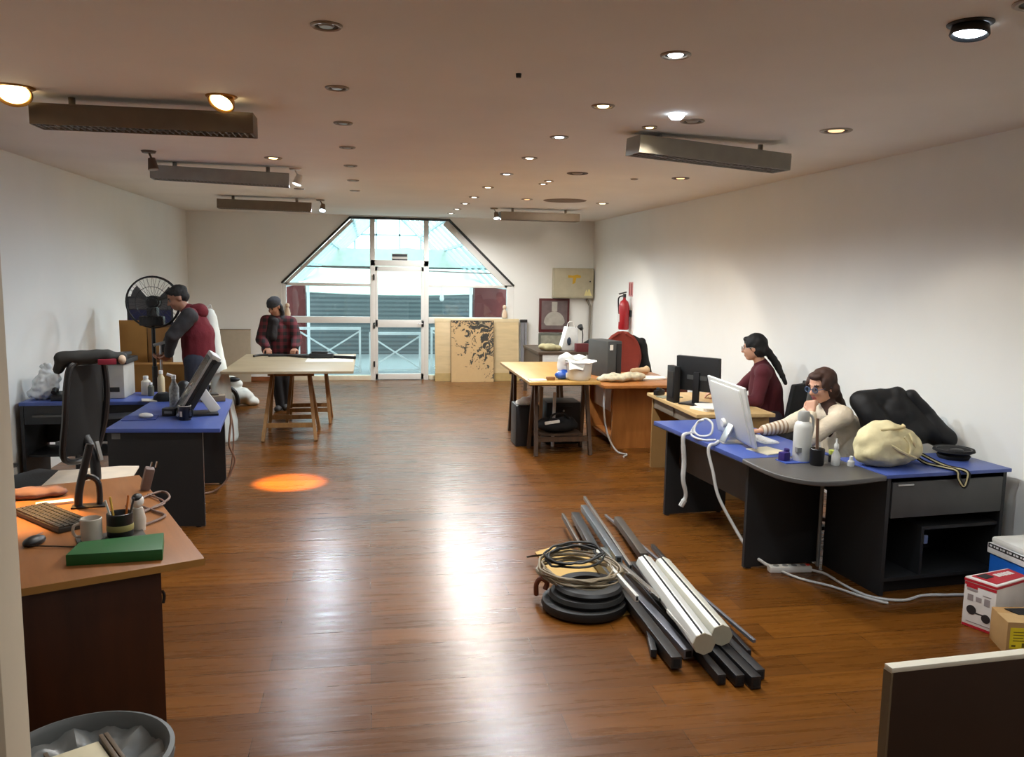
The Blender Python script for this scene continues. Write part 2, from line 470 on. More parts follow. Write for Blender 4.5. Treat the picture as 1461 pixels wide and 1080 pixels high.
door = T('door_1', 'white framed glass door in the middle of the glazed front', 'door', (0, YB, 0), kind='structure')
for x in (.128, .922): bar('stile', (x, .01), (x, 1.965), .05, .06, parent=door, y=.04)
for z, w in ((1.925, .08), (.985, .13), (.06, .1)): bar('door_rail', (.105, z), (.945, z), w, .06, parent=door, y=.04)
for z0, z1 in ((.11, .92), (1.05, 1.885)): MB().box(.15, .9, .038, .044, z0, z1).build('pane', clear, door)
for z in (.28, .95, 1.78): MB().cyl((.088, -.005, z-.05), (.088, -.005, z+.05), .014).build('hinge', dark_steel, door)
h = MB().box(.905, .945, -.005, .012, .93, 1.03).build('handle_plate', dark_steel, door, bevel=.003)
MB().cyl((.925, -.0, .99), (.925, -.05, .99), .009).cyl((.925, -.05, .99), (.84, -.05, .99), .009).build('lever', chrome, h)
sg = T('door_notice', 'small pale notice with two dark text lines on the glass above the door', 'sign', (.53, YB+.035, 2.115))
MB().box(-.135, .135, 0, .006, -.065, .075).build('plate', M('notice_plate', (206, 208, 204), .5), sg)
MB().box(-.13, .13, -.003, 0, .022, .066).build('text_line', M('notice_ink', (58, 62, 66), .6), sg)
MB().box(-.13, .13, -.003, 0, -.055, -.018).build('text_line', M('notice_ink'), sg)

# ------------------------------------------------------------------ the arcade beyond the glass
GF = 14.7
struct('landing', MB().box(-7, 8, GF, 24, -.1, -.01), M('landing_stone', (150, 152, 150), .5, var=.08), 'grey arcade landing outside the glass')
def railing(x0, x1, h, label):
    t = T('balustrade', label, 'railing', ((x0+x1)/2, 15.7, -.01), group='white crossed railings outside the glass')
    w = (x1-x0)/2; ml = M('railing_white', (224, 228, 228), .4)
    MB().beam((-w, 0, h-.025), (w, 0, h-.025), .05, .05).build('top_rail', ml, t)
    MB().beam((-w, 0, .05), (w, 0, .05), .03, .03).build('bottom_rail', ml, t)
    for x in (-w+.02, w-.02): MB().beam((x, 0, 0), (x, 0, h-.04), .04, .04, up=(0, 1, 0)).build('post', ml, t)
    for s in (-1, 1): MB().beam((-w*s, s*.012, .06), (w*s, s*.012, h-.06), .028, .024, up=(0, 1, 0)).build('cross_brace', ml, t)
railing(-1.30, -.15, .85, 'white railing with crossed braces seen through the pane beside the door hinges')
railing(.0, .97, .76, 'white railing with crossed braces seen through the glass door')
railing(1.15, 2.4, .85, 'white railing mostly hidden behind the leaning plywood sheet')
slat = banded('shutter_slats', (84, 90, 92), (108, 114, 114), 3.2, 'Z', .5)
t = T('roller_shutter', 'wide grey blue roller shutter closing the shop across the arcade', 'shutter', (.6, 19.2, -.01))
MB().box(-3.2, 3.2, 0, .06, 0, 2.0).build('slat_curtain', slat, t)
for x in (-3.3, 3.2): MB().box(x, x+.1, -.05, .1, 0, 2.0).build('guide_rail', M('railing_white'), t)
MB().box(-3.3, 3.3, -.08, .2, 2.0, 2.4).build('shutter_box', M('fascia_cream', (208, 210, 196), .6), t)
# sagging cream awning
def awn(u, v):
    x = -2.2+u*5.6; sag = .10*math.sin(PI*u)
    return (x, -.5*v, .45-.46*v-sag*v)
o = MB().grid(awn, 24, 6, .02).build('canopy_awning', M('awning_cream', (214, 220, 206), .8), loc=(0, 18.2, 1.5))
tag(o, 'long cream fabric awning sagging above the grey shutter', 'awning')
redp = M('dark_red_paint', (92, 30, 26), .6, var=.1)
for x0, x1, lab in ((-1.62, -1.2, 'dark red pier beyond the pane behind the plaid coat woman'), (2.06, 2.72, 'dark red pier beyond the pane above the plywood sheet')):
    p = T('arcade_pier', lab, 'pier', ((x0+x1)/2, 16.3, -.01), group='dark red arcade piers')
    w = (x1-x0)/2
    MB().box(-w, w, 0, .3, 0, 1.62).build('shaft', redp, p)
    MB().box(-w-.01, w+.01, -.02, .32, 0, .12).build('plinth', M('railing_white'), p)
o = MB().box(-.025, .025, 0, .05, 0, 1.66).build('slim_post', M('railing_white'), loc=(-1.14, 16.25, -.01)); tag(o, 'slim white post beside the dark red pier on the plaid coat side', 'post')
o = MB().box(-.025, .025, 0, .05, 0, 1.66).build('slim_post', M('railing_white'), loc=(1.98, 16.25, -.01)); tag(o, 'slim white post beside the dark red pier above the plywood sheet', 'post')
pl = T('pendant_lamp', 'small white pendant lamp hanging under the arcade awning', 'lamp', (1.42, 16.4, 1.62))
MB().cyl((0, 0, 0), (0, 0, -.12), .006).build('flex', white_cable, pl)
MB().lathe([(0, -.10), (.02, -.12), (.045, -.26), (.03, -.3), (0, -.31)]).build('shade', white_plastic, pl)
# glazed ridge roof over the arcade
cy = glassy('roof_glass', (226, 245, 246), .05, .15)
Y0, Y1 = 14.75, 22.0
sl = (ZT-ZS)/(W1-W0); apx = .53; apz = ZS+(apx-W0)*sl
roof = T('glass_roof', 'pitched glass roof with white rafters over the arcade', 'roof', (0, 0, 0))
rw = M('rafter_white', (206, 222, 224), .45)
for s in (-1, 1):
    ex = apx+s*1.99-(0 if s < 0 else 0); ez = ZS-.02
    n = 5
    q = lambda t: (apx+(ex-apx)*t, apz+(ez-apz)*t)
    b = MB()
    v = [b.bm.verts.new(p) for p in ((q(0)[0], Y0, q(0)[1]), (q(1)[0], Y0, q(1)[1]), (q(1)[0], Y1, q(1)[1]), (q(0)[0], Y1, q(0)[1]))]
    b._f(v); bmesh.ops.solidify(b.bm, geom=b.bm.faces[:], thickness=.01)
    b.build('roof_pane', cy, roof)
    for k in range(6):
        x, z = q(k/5); MB().beam((x, Y0, z-.02), (x, Y1, z-.02), .05, .05).build('purlin', rw, roof)
    for k in range(8):
        y = Y0+.2+(Y1-Y0-.3)*k/7
        MB().beam((q(0)[0], y, q(0)[1]-.03), (q(1)[0], y, q(1)[1]-.03), .045, .05, up=(0, 1, 0)).build('rafter', rw, roof)
gb = T('gable_screen', 'far white gable screen of the arcade with tall glazing bars', 'screen', (0, Y1, 0))
MB().beam((apx-2.0, 0, 2.02), (apx+2.0, 0, 2.02), .1, .16).build('tie_beam', rw, gb)
for s in (-1, 1): MB().beam((apx, 0, apz-.05), (apx+s*2.0, 0, ZS), .08, .12, up=(0, 1, 0)).build('gable_rafter', rw, gb)
for x in (-.9, -.35, .2, .8, 1.35, 1.95):
    MB().beam((x, 0, 2.0), (x, 0, apz-abs(x-apx)*sl), .045, .05, up=(0, 1, 0)).build('glazing_bar', rw, gb)
MB().beam((apx-.72, 0, 2.82), (apx+.72, 0, 2.82), .05, .05).build('collar_bar', rw, gb)
# far pale arched roofs beyond
farm = M('far_building', (176, 206, 210), .8, var=.08)
for x, r, z, lab in ((1.55, 1.5, 1.5, 'pale arched roof far outside behind the notice on the glass'), (-2.4, 1.4, 1.6, 'pale arched roof far outside at the hinge side of the door')):
    a = T('arched_roof', lab, 'building', (x, 34, 0))
    MB().prism([(r*math.cos(PI*k/18), z+r*.9*math.sin(PI*k/18)) for k in range(19)]+[(-r, 0), (r, 0)], 0, 6, 'Y').build('gable_wall', farm, a)
    MB().tube([(r*1.03*math.cos(PI*k/18), -.05, z+r*.93*math.sin(PI*k/18)) for k in range(19)], .07, 6).build('roof_edge', rw, a)

# ------------------------------------------------------------------ ceiling lamps
warm = emit('bulb_warm', (255, 226, 170), 9.); cool = emit('bulb_cool', (226, 240, 255), 11.); neut = emit('bulb_neutral', (255, 244, 226), 9.)
dim = emit('bulb_dim_warm', (255, 196, 140), 2.2)
ring_m = M('ring_satin', (150, 138, 122), .4, .6); gold = M('ring_gold', (190, 140, 70), .3, .9); ring_black = M('ring_black', (30, 32, 34), .4)
recess_shade = M('lamp_recess_shade', (54, 48, 44), .6)  # dark colour of a flat disc, standing for shade inside the lamp opening
LC = {'warm': (1, .86, .68), 'cool': (.76, .89, 1), 'neut': (.98, .97, .94), 'orange': (1, .50, .14)}
def spot(parent, col, power, size=120, blend=.6, rot=(0, 0, 0), z=-.05, radius=.04, loc=None):
    l = bpy.data.lights.new('lamp_light', 'SPOT'); l.energy = power; l.color = LC[col]; l.spot_size = R(size); l.spot_blend = blend; l.shadow_soft_size = radius
    o = bpy.data.objects.new('lamp_light', l); COL.objects.link(o); o.parent = parent
    o.location = loc or (0, 0, z); o.rotation_euler = rot
    return o
def downlight(x, y, label, bulb=None, r=.062, ring=None, tilt=None, group=None, name='recessed_spotlight'):
    t = T(name, label, 'ceiling light', (x, y, ZC), group=group)
    MB().lathe([(r*.72, 0), (r*.74, -.007), (r*.9, -.009), (r, -.004), (r, 0)]).build('trim_ring', ring or ring_m, t)
    if tilt is None:
        MB().lathe([(0, -.0015), (r*.74, -.0015), (r*.74, 0)]).build('recess_shade_disc', recess_shade, t)
        MB().lathe([(0, -.008), (r*.4, -.008), (r*.5, -.002), (r*.5, 0)]).build('bulb', bulb or M('dead_bulb', (150, 140, 126), .3), t)
    else:
        MB().lathe([(0, -.0015), (r*.74, -.0015), (r*.74, 0)]).build('recess_shade_disc', recess_shade, t)
        m = Matrix.Translation((0, 0, -.03)) @ Euler(tilt).to_matrix().to_4x4()
        g = MB().lathe([(r*.78, .02), (r*.86, -.01), (r*.80, -.016), (r*.72, -.01), (r*.6, .02)], mat=m).build('gimbal_ring', gold if ring is None else ring, t)
        MB().lathe([(0, -.012), (r*.5, -.01), (r*.70, -.002), (r*.6, .02)], mat=m).build('bulb', bulb, t)
    return t
GR = 'recessed spotlights in the ceiling'
nth = ['nearest', 'second', 'third', 'fourth', 'fifth', 'sixth', 'seventh', 'eighth', 'ninth', 'tenth']
for i, y in enumerate((3.416, 4.527, 5.56, 6.627, 7.748, 8.977, 10.1)):
    downlight(-.155, y, 'unlit recessed spotlight, %s from the viewer in the dark row over the walkway' % nth[i], group=GR)
ROW = [(3.515, cool, 'cool', 'cool white'), (4.635, warm, 'warm', 'warm yellow'), (5.726, cool, 'cool', 'cool white'), (6.806, neut, 'neut', 'warm white'), (7.949, cool, 'cool', 'cool white'),
       (9.214, warm, 'warm', 'warm yellow'), (10.44, neut, 'neut', 'pale'), (11.43, neut, 'neut', 'pale'), (12.47, neut, 'neut', 'pale'), (13.38, neut, 'neut', 'pale')]
K = 2.45
for i, (y, bm_, c, w) in enumerate(ROW):
    t = downlight(1.30, y, 'lit %s recessed spotlight, %s from the viewer in the long lit row' % (w, nth[i]), bm_, group=GR, r=.066)
    spot(t, c, (24 if i == 0 else 40)*K, 164, .5)
t = downlight(-1.85, 4.93, 'large warm tilted spotlight at the edge of the ceiling above the wooden desk', warm, .105, gold, (R(-36), R(-12), 0), GR); spot(t, 'orange', 420*K, 20, .8, (R(-24), R(-7), 0), -.10)
t = downlight(-.79, 4.90, 'large warm tilted spotlight beside the end of the nearest hanging light fitting', warm, .085, gold, (R(-32), R(16), 0), GR); spot(t, 'neut', 44*K, 132, .7, (R(-22), R(16), 0), -.10)
t = downlight(-.79, 7.415, 'warm orange glowing spotlight above the bright patch on the floor', warm, .075, None, None, GR); spot(t, 'orange', 1900*K, 15.0, .75, (R(.4), R(-1.8), 0), -.05, .01)
downlight(-.79, 10.084, 'small unlit spotlight near the second long fitting on the fan side', group=GR)
t = downlight(1.95, 4.94, 'unlit grille spotlight with a bright white bulb poking out beside it', group=GR, r=.075)
MB().lathe([(0, -.03), (.03, -.03), (.045, -.015), (.045, 0)], (-.17, -.18, 0)).build('bulb', cool, t)
spot(t, 'cool', 14*K, 128, .7, loc=(-.17, -.18, -.06))
t = downlight(1.769, 5.203, 'small warm spotlight in front of the long fitting over the seated women', warm, .05, None, None, GR); spot(t, 'warm', 10*K, 128, .7)
t = downlight(2.951, 5.018, 'dim warm spotlight with a broad ring near the white wall with the seated women', dim, .10, None, None, GR); spot(t, 'warm', 6*K, 124, .25, (R(-6), R(6), 0))
t = downlight(2.188, 2.854, 'big black ringed spotlight with a cool white bulb, tilted', cool, .08, ring_black, (R(-3), R(7), 0), GR); spot(t, 'cool', 11*K, 128, .8, z=-.08)
downlight(2.245, 2.60, 'unlit spotlight cut by the top corner of the photo', group=GR, r=.08)
downlight(1.929, 7.694, 'dark ringed unlit spotlight behind the long fitting over the women', group=GR, r=.10, ring=M('ring_dark', (84, 66, 54), .5))
for y, lab in ((8.406, 'nearer of two small bright spotlights side by side'), (8.682, 'farther of two small bright spotlights side by side')):
    t = downlight(1.81, y, lab, neut, .05, None, None, GR); spot(t, 'neut', 10*K, 128, .7)
downlight(1.986, 10.514, 'faint small spotlight between the dull oval disc and the lit row', dim, .075, None, None, GR)
t = downlight(3.05, 10.773, 'small warm spotlight near the far corner above the fire extinguisher', warm, .085, None, None, GR); spot(t, 'warm', 16*K, 118, .18, (R(34), R(20), 0))
t = downlight(2.974, 7.777, 'dark ringed spotlight close to the white wall above the seated women', dim, .085, M('ring_dark'), None, GR); spot(t, 'warm', 14*K, 122, .2, (R(30), R(18), 0))
o = MB().lathe([(0, -.01), (.2, -.012), (.27, -.006), (.28, 0)]).build('ceiling_disc', M('disc_brown', (120, 100, 80), .7), loc=(2.486, 10.544, ZC)); tag(o, 'flat dull oval disc on the ceiling near the far right fitting', 'ceiling plate')  # flat brown disc, darker than the ceiling around it
o = MB().lathe([(0, -.012), (.03, -.012), (.04, 0)]).build('smoke_detector', M('ring_satin'), loc=(2.571, 7.967, ZC)); tag(o, 'tiny round ceiling detector beyond the long fitting over the women', 'detector')
o = MB().lathe([(0, -.02), (.012, -.018), (.014, 0)]).build('ceiling_hook', dark_steel, loc=(.706, 4.008, ZC)); tag(o, 'tiny dark hook in the bare middle of the ceiling', 'hook')
# spotlights on short arms
def arm_spot(x, y, label, bulb, c, power, aim, ring=ring_m):
    t = T('arm_spotlight', label, 'ceiling light', (x, y, ZC), group='spotlights on short arms')
    MB().lathe([(0, -.02), (.05, -.018), (.06, 0)]).build('ceiling_base', ring, t)
    MB().cyl((0, 0, -.01), (.03, -.02, -.08), .008).build('arm', ring, t)
    d = Vector(aim).normalized(); p = Vector((.03, -.02, -.10))
    MB().cyl(p-d*.04, p+d*.05, .028, .042).build('lamp_head', ring, t)
    MB().cyl(p+d*.05, p+d*.055, .038).build('bulb', bulb, t)
    if power:
        l = spot(t, c, power, 150, .6, loc=p+d*.07); l.rotation_euler = d.to_track_quat('-Z', 'Y').to_euler()
arm_spot(-1.749, 7.274, 'unlit dark spotlight hanging on a bent arm near the white wall with the fan', M('dead_bulb'), 'warm', 0, (.15, -.1, -1), M('ring_dark'))
arm_spot(-.669, 8.109, 'small white spotlight drooping beside the warm orange one', neut, 'cool', 40*K, (-.3, -.1, -1), white_plastic)
arm_spot(-.63, 11.55, 'bright blue white spotlight at the end of the farthest hanging fitting by the fan wall', cool, 'cool', 60*K, (-.1, -.5, -1))
arm_spot(1.80, 12.1, 'bright blue white spotlight at the end of the far fitting by the extinguisher wall', cool, 'cool', 44*K, (.1, -.3, -1))
# unseen lamps added over the viewer to light the near end
for x, y, c, p in ((1.30, 2.4, 'neut', 48), (1.30, 1.3, 'cool', 48), (1.30, .2, 'neut', 44), (-.155, .2, 'neut', 34), (2.95, 1.6, 'neut', 44), (-.2, -1.2, 'neut', 30)):
    t = downlight(x, y, 'unseen spotlight added over the viewer to light the near end', neut, group=GR); spot(t, c, p*K*.26, 150, .7)

# hanging louvred light fittings
def fitting(x, y, rz, label, mat, tiltx=0.):
    t = T('louvred_light_fitting', label, 'light fitting', (x, y, ZC), rz, 'long louvred light fittings'); t.rotation_euler = (0, tiltx, rz)
    L2 = .59; zt, zb = -.065, -.168
    MB().box(-L2, L2, -.005, .005, zb, zt).build('front_side', mat, t, bevel=.003)
    MB().box(-L2, L2, .19, .2, zb, zt).build('back_side', mat, t, bevel=.003)
    for x0 in (-L2, L2-.01): MB().box(x0, x0+.01, .005, .19, zb, zt).build('end_cap', mat, t)
    MB().box(-L2, L2, -.0, .195, zt, zt+.012).build('top_tray', mat, t)
    b = MB()
    for k in range(34):
        xx = -L2+.02+k*(2*L2-.04)/33
        b.box(xx-.003, xx+.003, .006, .189, zb+.004, zb+.05)
    b.box(-L2+.01, L2-.01, .092, .1, zb+.004, zb+.05)
    b.build('louvre_grid', M('louvre_grey', (130, 124, 116), .4, .4), t)
    for s in (-1, 1): MB().cyl((s*.4, .1, zt+.01), (s*.4, .1, 0), .018).build('hanger', mat, t)
fb = M('fitting_taupe', (112, 98, 82), .5); fg = M('fitting_grey', (150, 148, 138), .5); fbl = M('fitting_bluegrey', (150, 152, 150), .35, .2)
fitting(-1.235, 5.05, 0, 'taupe louvred light fitting nearest the viewer on the fan side', fb)
fitting(-1.295, 7.9, R(4), 'grey louvred light fitting, second of three on the fan side', fbl, R(1.2))
fitting(-1.32, 11.3, R(3), 'grey louvred light fitting farthest away on the fan side', fb, R(.6))
fitting(2.335, 5.42, R(9), 'pale grey louvred light fitting above the seated women', fg, R(2.6))
fitting(2.475, 12.0, R(2), 'taupe louvred light fitting at the far end by the electrical box', fb)

# ------------------------------------------------------------------ fittings of the far and right walls
eb = T('electrical_box', 'beige wall cabinet with a yellow warning mark in the far corner', 'electrical box', (3.57, YB, 1.46))
bm_ = M('box_beige', (176, 168, 142), .55)
MB().box(-.35, .37, -.16, 0, 0, .53).build('casing', bm_, eb, bevel=.008)
MB().box(-.335, .355, -.17, -.16, .015, .515).build('door', M('box_door_beige', (184, 176, 150), .5), eb, bevel=.004)
ym = M('warning_yellow', (206, 164, 40), .5)
MB().prism([(-.10, .36), (.13, .36), (.13, .40), (.06, .42), (-.02, .40), (-.10, .41)], -.173, -.17, 'Y').prism([(-.02, .25), (.03, .27), (.05, .36), (-.01, .36)], -.173, -.17, 'Y').build('warning_mark', ym, eb)
MB().prism([(.2, .05), (.34, .05), (.32, .09), (.3, .16), (.27, .16), (.27, .1), (.24, .16), (.22, .12)], -.173, -.17, 'Y').build('sticker', M('sticker_pale', (226, 214, 150), .5), eb)
MB().cyl((.30, -.165, .30), (.30, -.19, .30), .012).build('lock', dark_steel, eb)
o = MB().tube([(0, 0, 0), (0, 0, 1.0), (0, 0, 1.3), (-.06, 0, 1.42)], .022, 10).build('conduit_pipe', M('conduit_grey', (134, 128, 118), .5), loc=(3.915, YB-.05, .02)); tag(o, 'grey conduit pipe running down below the electrical box', 'pipe')
pf = T('framed_picture', 'dark red framed picture of a pale dome shape below the electrical box', 'picture', (3.265, YB-.02, .85))
MB().box(-.275, .275, -.02, .02, 0, .6).build('frame', M('frame_red', (84, 26, 28), .5), pf, bevel=.004)
MB().box(-.235, .235, -.026, -.019, .05, .56).build('canvas', M('canvas_grey', (106, 92, 92), .7, var=.2), pf)
MB().prism([(.19*math.cos(PI*k/14), .17+.2*math.sin(PI*k/14)) for k in range(15)]+[(-.15, .12), (.15, .12)], -.029, -.026, 'Y').prism([(-.05, .37), (.05, .37), (.05, .54), (-.05, .54)], -.029, -.026, 'Y').build('pale_dome_shape', M('dome_grey', (170, 166, 156), .7, var=.15), pf)
pg = T('framed_print', 'grey green print on the far wall just beneath the red framed picture', 'picture', (3.25, YB-.02, .45))
MB().box(-.26, .26, -.01, .02, 0, .38).build('frame', M('print_frame', (96, 98, 88), .6), pg, bevel=.003)
MB().box(-.22, .22, -.014, -.01, .04, .34).build('print', M('print_green', (146, 146, 130), .7, var=.25, scale=12), pg)
o = MB().lathe([(0, .0), (.03, .0), (.035, .02), (.012, .035), (.03, .06), (0, .09)]).build('wall_hook', black_plastic, loc=(3.66, YB-.035, .86)); tag(o, 'small black hook fixed on the far wall near the conduit pipe', 'hook')
fx = T('fire_extinguisher', 'red fire extinguisher hanging on the white wall', 'fire extinguisher', (XR-.11, 12.25, .95))
rd = M('extinguisher_red', (150, 22, 30), .35)
MB().lathe([(0, .1), (.075, .1), (.082, .12), (.082, .46), (.06, .53), (.025, .56), (.02, .6), (0, .6)], seg=24).build('cylinder', rd, fx)
MB().box(-.088, -.074, -.03, .03, .22, .34).build('label_patch', M('label_white', (206, 200, 196), .5), fx)
MB().box(-.02, .02, -.02, .02, .59, .65).rbox((-.03, 0, .66), (.12, .03, .018), (0, R(-14), 0)).build('valve_handle', dark_steel, fx)
MB().tube([(0, .02, .62), (-.06, .1, .58), (-.05, .12, .4), (-.03, .11, .14)], .011, 8, smooth=6).build('hose', black_plastic, fx)
MB().box(.08, .11, -.05, .05, .3, .4).build('bracket', dark_steel, fx)
sn = T('extinguisher_sign', 'red and white sign plate fixed above the extinguisher', 'sign', (XR-.006, 12.28, 1.56))
MB().box(0, .006, -.1, .1, 0, .22).build('plate', M('sign_pink', (206, 150, 148), .5), sn)
MB().box(-.003, 0, -.07, -.02, .02, .2).build('red_stripe', rd, sn)
MB().box(-.003, 0, .03, .08, .02, .2).build('red_stripe', rd, sn)
o = MB().box(0, .006, -.08, .08, 0, .12).build('hanging_card', paper, loc=(XR-.006, 12.2, .93)); tag(o, 'small white card on the wall under the extinguisher', 'card')
# leaning boards at the far wall
pw = T('plywood_sheet', 'pale plastic wrapped plywood sheet leaning against the glazed front', 'board', (1.87, 14.28, 0))
pw.rotation_euler = (R(-7), 0, 0)
plym = M('wrapped_ply', (206, 184, 142), .4, var=.1, scale=2.2, stretch=(1, 1, 6), bump=.25, bscale=3)
MB().box(-.74, .74, 0, .035, 0, 1.09).build('sheet', plym, pw, bevel=.005)
MB().box(-.745, .745, -.004, .04, 1.03, 1.094).build('wrap_fold', M('wrap_fold', (222, 204, 164), .35), pw, bevel=.004)
MB().box(-.745, .745, -.004, .04, 0, .14).build('lower_wrap', M('wrap_lower', (176, 150, 96), .4), pw)
ab = T('printed_panel', 'tan panel printed with black leafy blotches leaning on the plywood sheet', 'panel', (1.77, 14.16, 0)); ab.rotation_euler = (R(-7), 0, 0)
MB().box(-.37, .37, 0, .025, -.53, .53).build('printed_face', leafprint('leaf_print'), ab, loc=(0, 0, .53))
MB().box(-.378, -.37, -.002, .03, 0, 1.06).box(.37, .378, -.002, .03, 0, 1.06).box(-.378, .378, -.002, .03, 1.06, 1.068).build('edge_strip', M('edge_taupe', (110, 92, 66), .6), ab)
ru = T('metal_rail_bundle', 'grey metal rail with a black cap standing at the plywood edge', 'rail', (2.70, 14.3, 0)); ru.rotation_euler = (R(-5), 0, 0)
MB().box(-.05, .0, 0, .05, 0, 1.04).box(.015, .055, 0, .05, 0, 1.03).build('rail_profile', M('rail_grey', (140, 142, 150), .35, .6), ru)
MB().box(-.065, .06, -.02, .06, 1.03, 1.08).build('end_cap', black_plastic, ru, bevel=.004)
lb = T('leaning_board', 'thin beige board leaning on the far wall behind the trestle table', 'board', (-2.21, 14.36, .0)); lb.rotation_euler = (R(-5), 0, 0)
MB().box(-.245, .245, 0, .02, 0, .88).build('panel', M('board_beige', (178, 166, 146), .7, var=.05), lb, bevel=.003)
MB().box(-.25, .25, -.003, .023, .87, .885).build('edge_strip', M('edge_taupe'), lb)
# little figures on the window rail
for x, z, lab in ((-1.36, 1.10, 'small cream figurine on the rail beside the plaid coat woman'), (2.37, 1.10, 'small cream figurine on the rail above the plywood sheet')):
    f = T('figurine', lab, 'figurine', (x, YB-.0, z), group='figurines on the window rail')
    fm = M('figurine_cream', (222, 196, 168), .5)
    MB().lathe([(0, 0), (.045, 0), (.05, .05), (.03, .13), (.018, .15), (0, .155)]).build('body', fm, f)
    MB().ell((0, 0, .185), (.034, .034, .04)).build('head', fm, f)

# ------------------------------------------------------------------ generic furniture
def office_chair(label, loc, rz, back_mat, seat_mat, back=(.44, .5), seat_z=.47, arms=True, group='office chairs', rnd=False):
    """seat faces +Y in its own frame"""
    t = T('office_chair', label, 'chair', loc, rz, group)
    MB().box(-.24, .24, -.22, .24, seat_z-.07, seat_z).build('seat', seat_mat, t, bevel=.03, seg=3)
    w, h = back
    def bk(u, v):
        x = (u-.5)*w*((1-.12*v*v) if not rnd else (.8+.2*min(1, v/.4))*math.sqrt(max(.02, 1-max(0, (v-.4)/.62)**2))); return (x, -.25-.05*v+.06*(2*u-1)**2, seat_z+.12+h*v)
    MB().grid(bk, 12, 10, .045).build('backrest', back_mat, t, bevel=.012)
    MB().tube([(0, -.05, seat_z-.09), (0, -.24, seat_z-.08), (0, -.30, seat_z+.05), (0, -.29, seat_z+.25)], .022, 10, smooth=5).build('back_stem', black_plastic, t)
    MB().cyl((0, 0, .1), (0, 0, seat_z-.07), .028).cyl((0, 0, seat_z-.1), (0, 0, seat_z-.07), .1, .12).build('gas_column', black_plastic, t)
    for k in range(5):
        a = 2*PI*k/5+.3; c, s = math.cos(a), math.sin(a)
        lg = MB().beam((.02*c, .02*s, .11), (.29*c, .29*s, .075), .045, .03).build('leg', black_plastic, t, bevel=.006)
        MB().cyl((.285*c-.012*s, .285*s+.012*c, .03), (.285*c+.012*s, .285*s-.012*c, .03), .03).build('caster', black_plastic, lg)
    if arms:
        for s in (-1, 1):
            ar = MB().tube([(s*.22, -.02, seat_z-.05), (s*.29, -.02, seat_z-.02), (s*.29, -.02, seat_z+.2)], .016, 8, smooth=4).build('armrest', black_plastic, t)
            MB().box(s*.29-.03, s*.29+.03, -.14, .12, seat_z+.2, seat_z+.225).build('arm_pad', black_plastic, ar, bevel=.01)
    return t

def trestle_table(label, top_label, x0, x1, y0, y1, z, mats, trestles, shelf=None):
    """a loose board on two trestles"""
    tp = MB().box(x0, x1, y0, y1, z-.028, z).build('table_board', mats[0], bevel=.003); tag(tp, top_label, 'table top', 'trestle table boards')
    for lab, xa, xb, yc, dy, dx in trestles:
        t = T('trestle', lab, 'trestle', ((xa+xb)/2, yc, 0), group='wooden trestles')
        w = (xb-xa)/2; zt = z-.03
        MB().beam((-w+dx-.06, 0, zt-.04), (w-dx+.06, 0, zt-.04), .05, .08).build('top_rail', mats[1], t)
        for sx in (-1, 1):
            for sy in (-1, 1):
                MB().beam((sx*w, sy*dy, 0), (sx*(w-dx), sy*.035, zt-.01), .055, .035, up=(1, 0, 0)).build('leg', mats[1], t)
        for sy in (-1, 1):
            f = .17/zt
            MB().beam((-(w-dx*f), sy*(dy*(1-f)+.035*f), .17), ((w-dx*f), sy*(dy*(1-f)+.035*f), .17), .03, .05).build('stretcher', mats[1], t)
    return tp

# ------------------------------------------------------------------ trestle tables
board_grey = wood('board_ply', (146, 130, 102), (162, 146, 116), .5, 0, 8)
board_yel = wood('board_yellow', (186, 142, 72), (204, 160, 90), .38, 1, 7)
trestle_table(None, 'pale plywood board on trestles in front of the woman in a plaid coat', -1.555, -.17, 9.09, 11.0, .80, (board_grey, leg_wood),
    (('light wood trestle carrying the near end of the pale plywood board', -1.16, -.59, 9.6, .33, .09), ('light wood trestle carrying the far end of the pale plywood board', -1.0, -.48, 10.55, .24, .07)))
trestle_table(None, 'yellow wooden board on dark trestles beside the brown desk', 1.555, 2.28, 7.92, 9.8, .82, (board_yel, dark_leg_wood),
    (('dark wood trestle nearest the viewer under the yellow board with a black bag on it', 1.70, 2.28, 8.46, .21, .02), ('dark wood trestle under the far end of the yellow board', 1.66, 2.24, 9.5, .18, .02)))
MB_ = MB().box(1.765, 2.215, 8.335, 8.585, .196, .215).build('low_shelf_board', dark_leg_wood); tag(MB_, 'dark shelf board resting across the lower bars of the nearest dark trestle', 'shelf board')

# things on the pale board
def handsaw(loc, rz, label):
    t = T('power_tool', label, 'tool', loc, rz, 'black tools on the pale trestle board')
    MB().rbox((.0, 0, .035), (.30, .11, .06)).build('body', black_plastic, t, bevel=.02, seg=3)
    MB().rbox((.26, -.03, .02), (.34, .045, .035), (0, 0, R(-16))).build('grip', soft_black, t, bevel=.012)
    MB().rbox((-.02, .0, .075), (.2, .07, .03)).build('top_cover', dark_steel, t, bevel=.012)
handsaw((-.58, 10.45, .80), R(-4), 'long black power tool lying on the pale trestle board')
o = MB().tube([(-.36, 0, .014), (-.3, .12, .016), (-.05, .14, .016), (.1, .04, .016), (.25, -.1, .016), (.45, -.12, .016), (.62, -.1, .014)], .014, 8, smooth=6).build('power_cable', black_cable, loc=(-1.05, 10.6, .80)); tag(o, 'black cord curling across the pale trestle board to the power tool', 'cord')
o = MB().rbox((0, 0, .012), (.5, .06, .024), (0, 0, R(6))).build('metal_ruler', dark_steel, loc=(-1.0, 10.72, .80), bevel=.003); tag(o, 'dark strip lying on the pale board just in front of the plaid coat', 'ruler')
o = MB().box(-.28, .28, -.4, .4, 0, .004).build('paper_sheet', M('sheet_pale', (206, 206, 196), .7), loc=(-.47, 10.4, .80)); tag(o, 'large pale sheet on the door side end of the pale trestle board', 'paper')

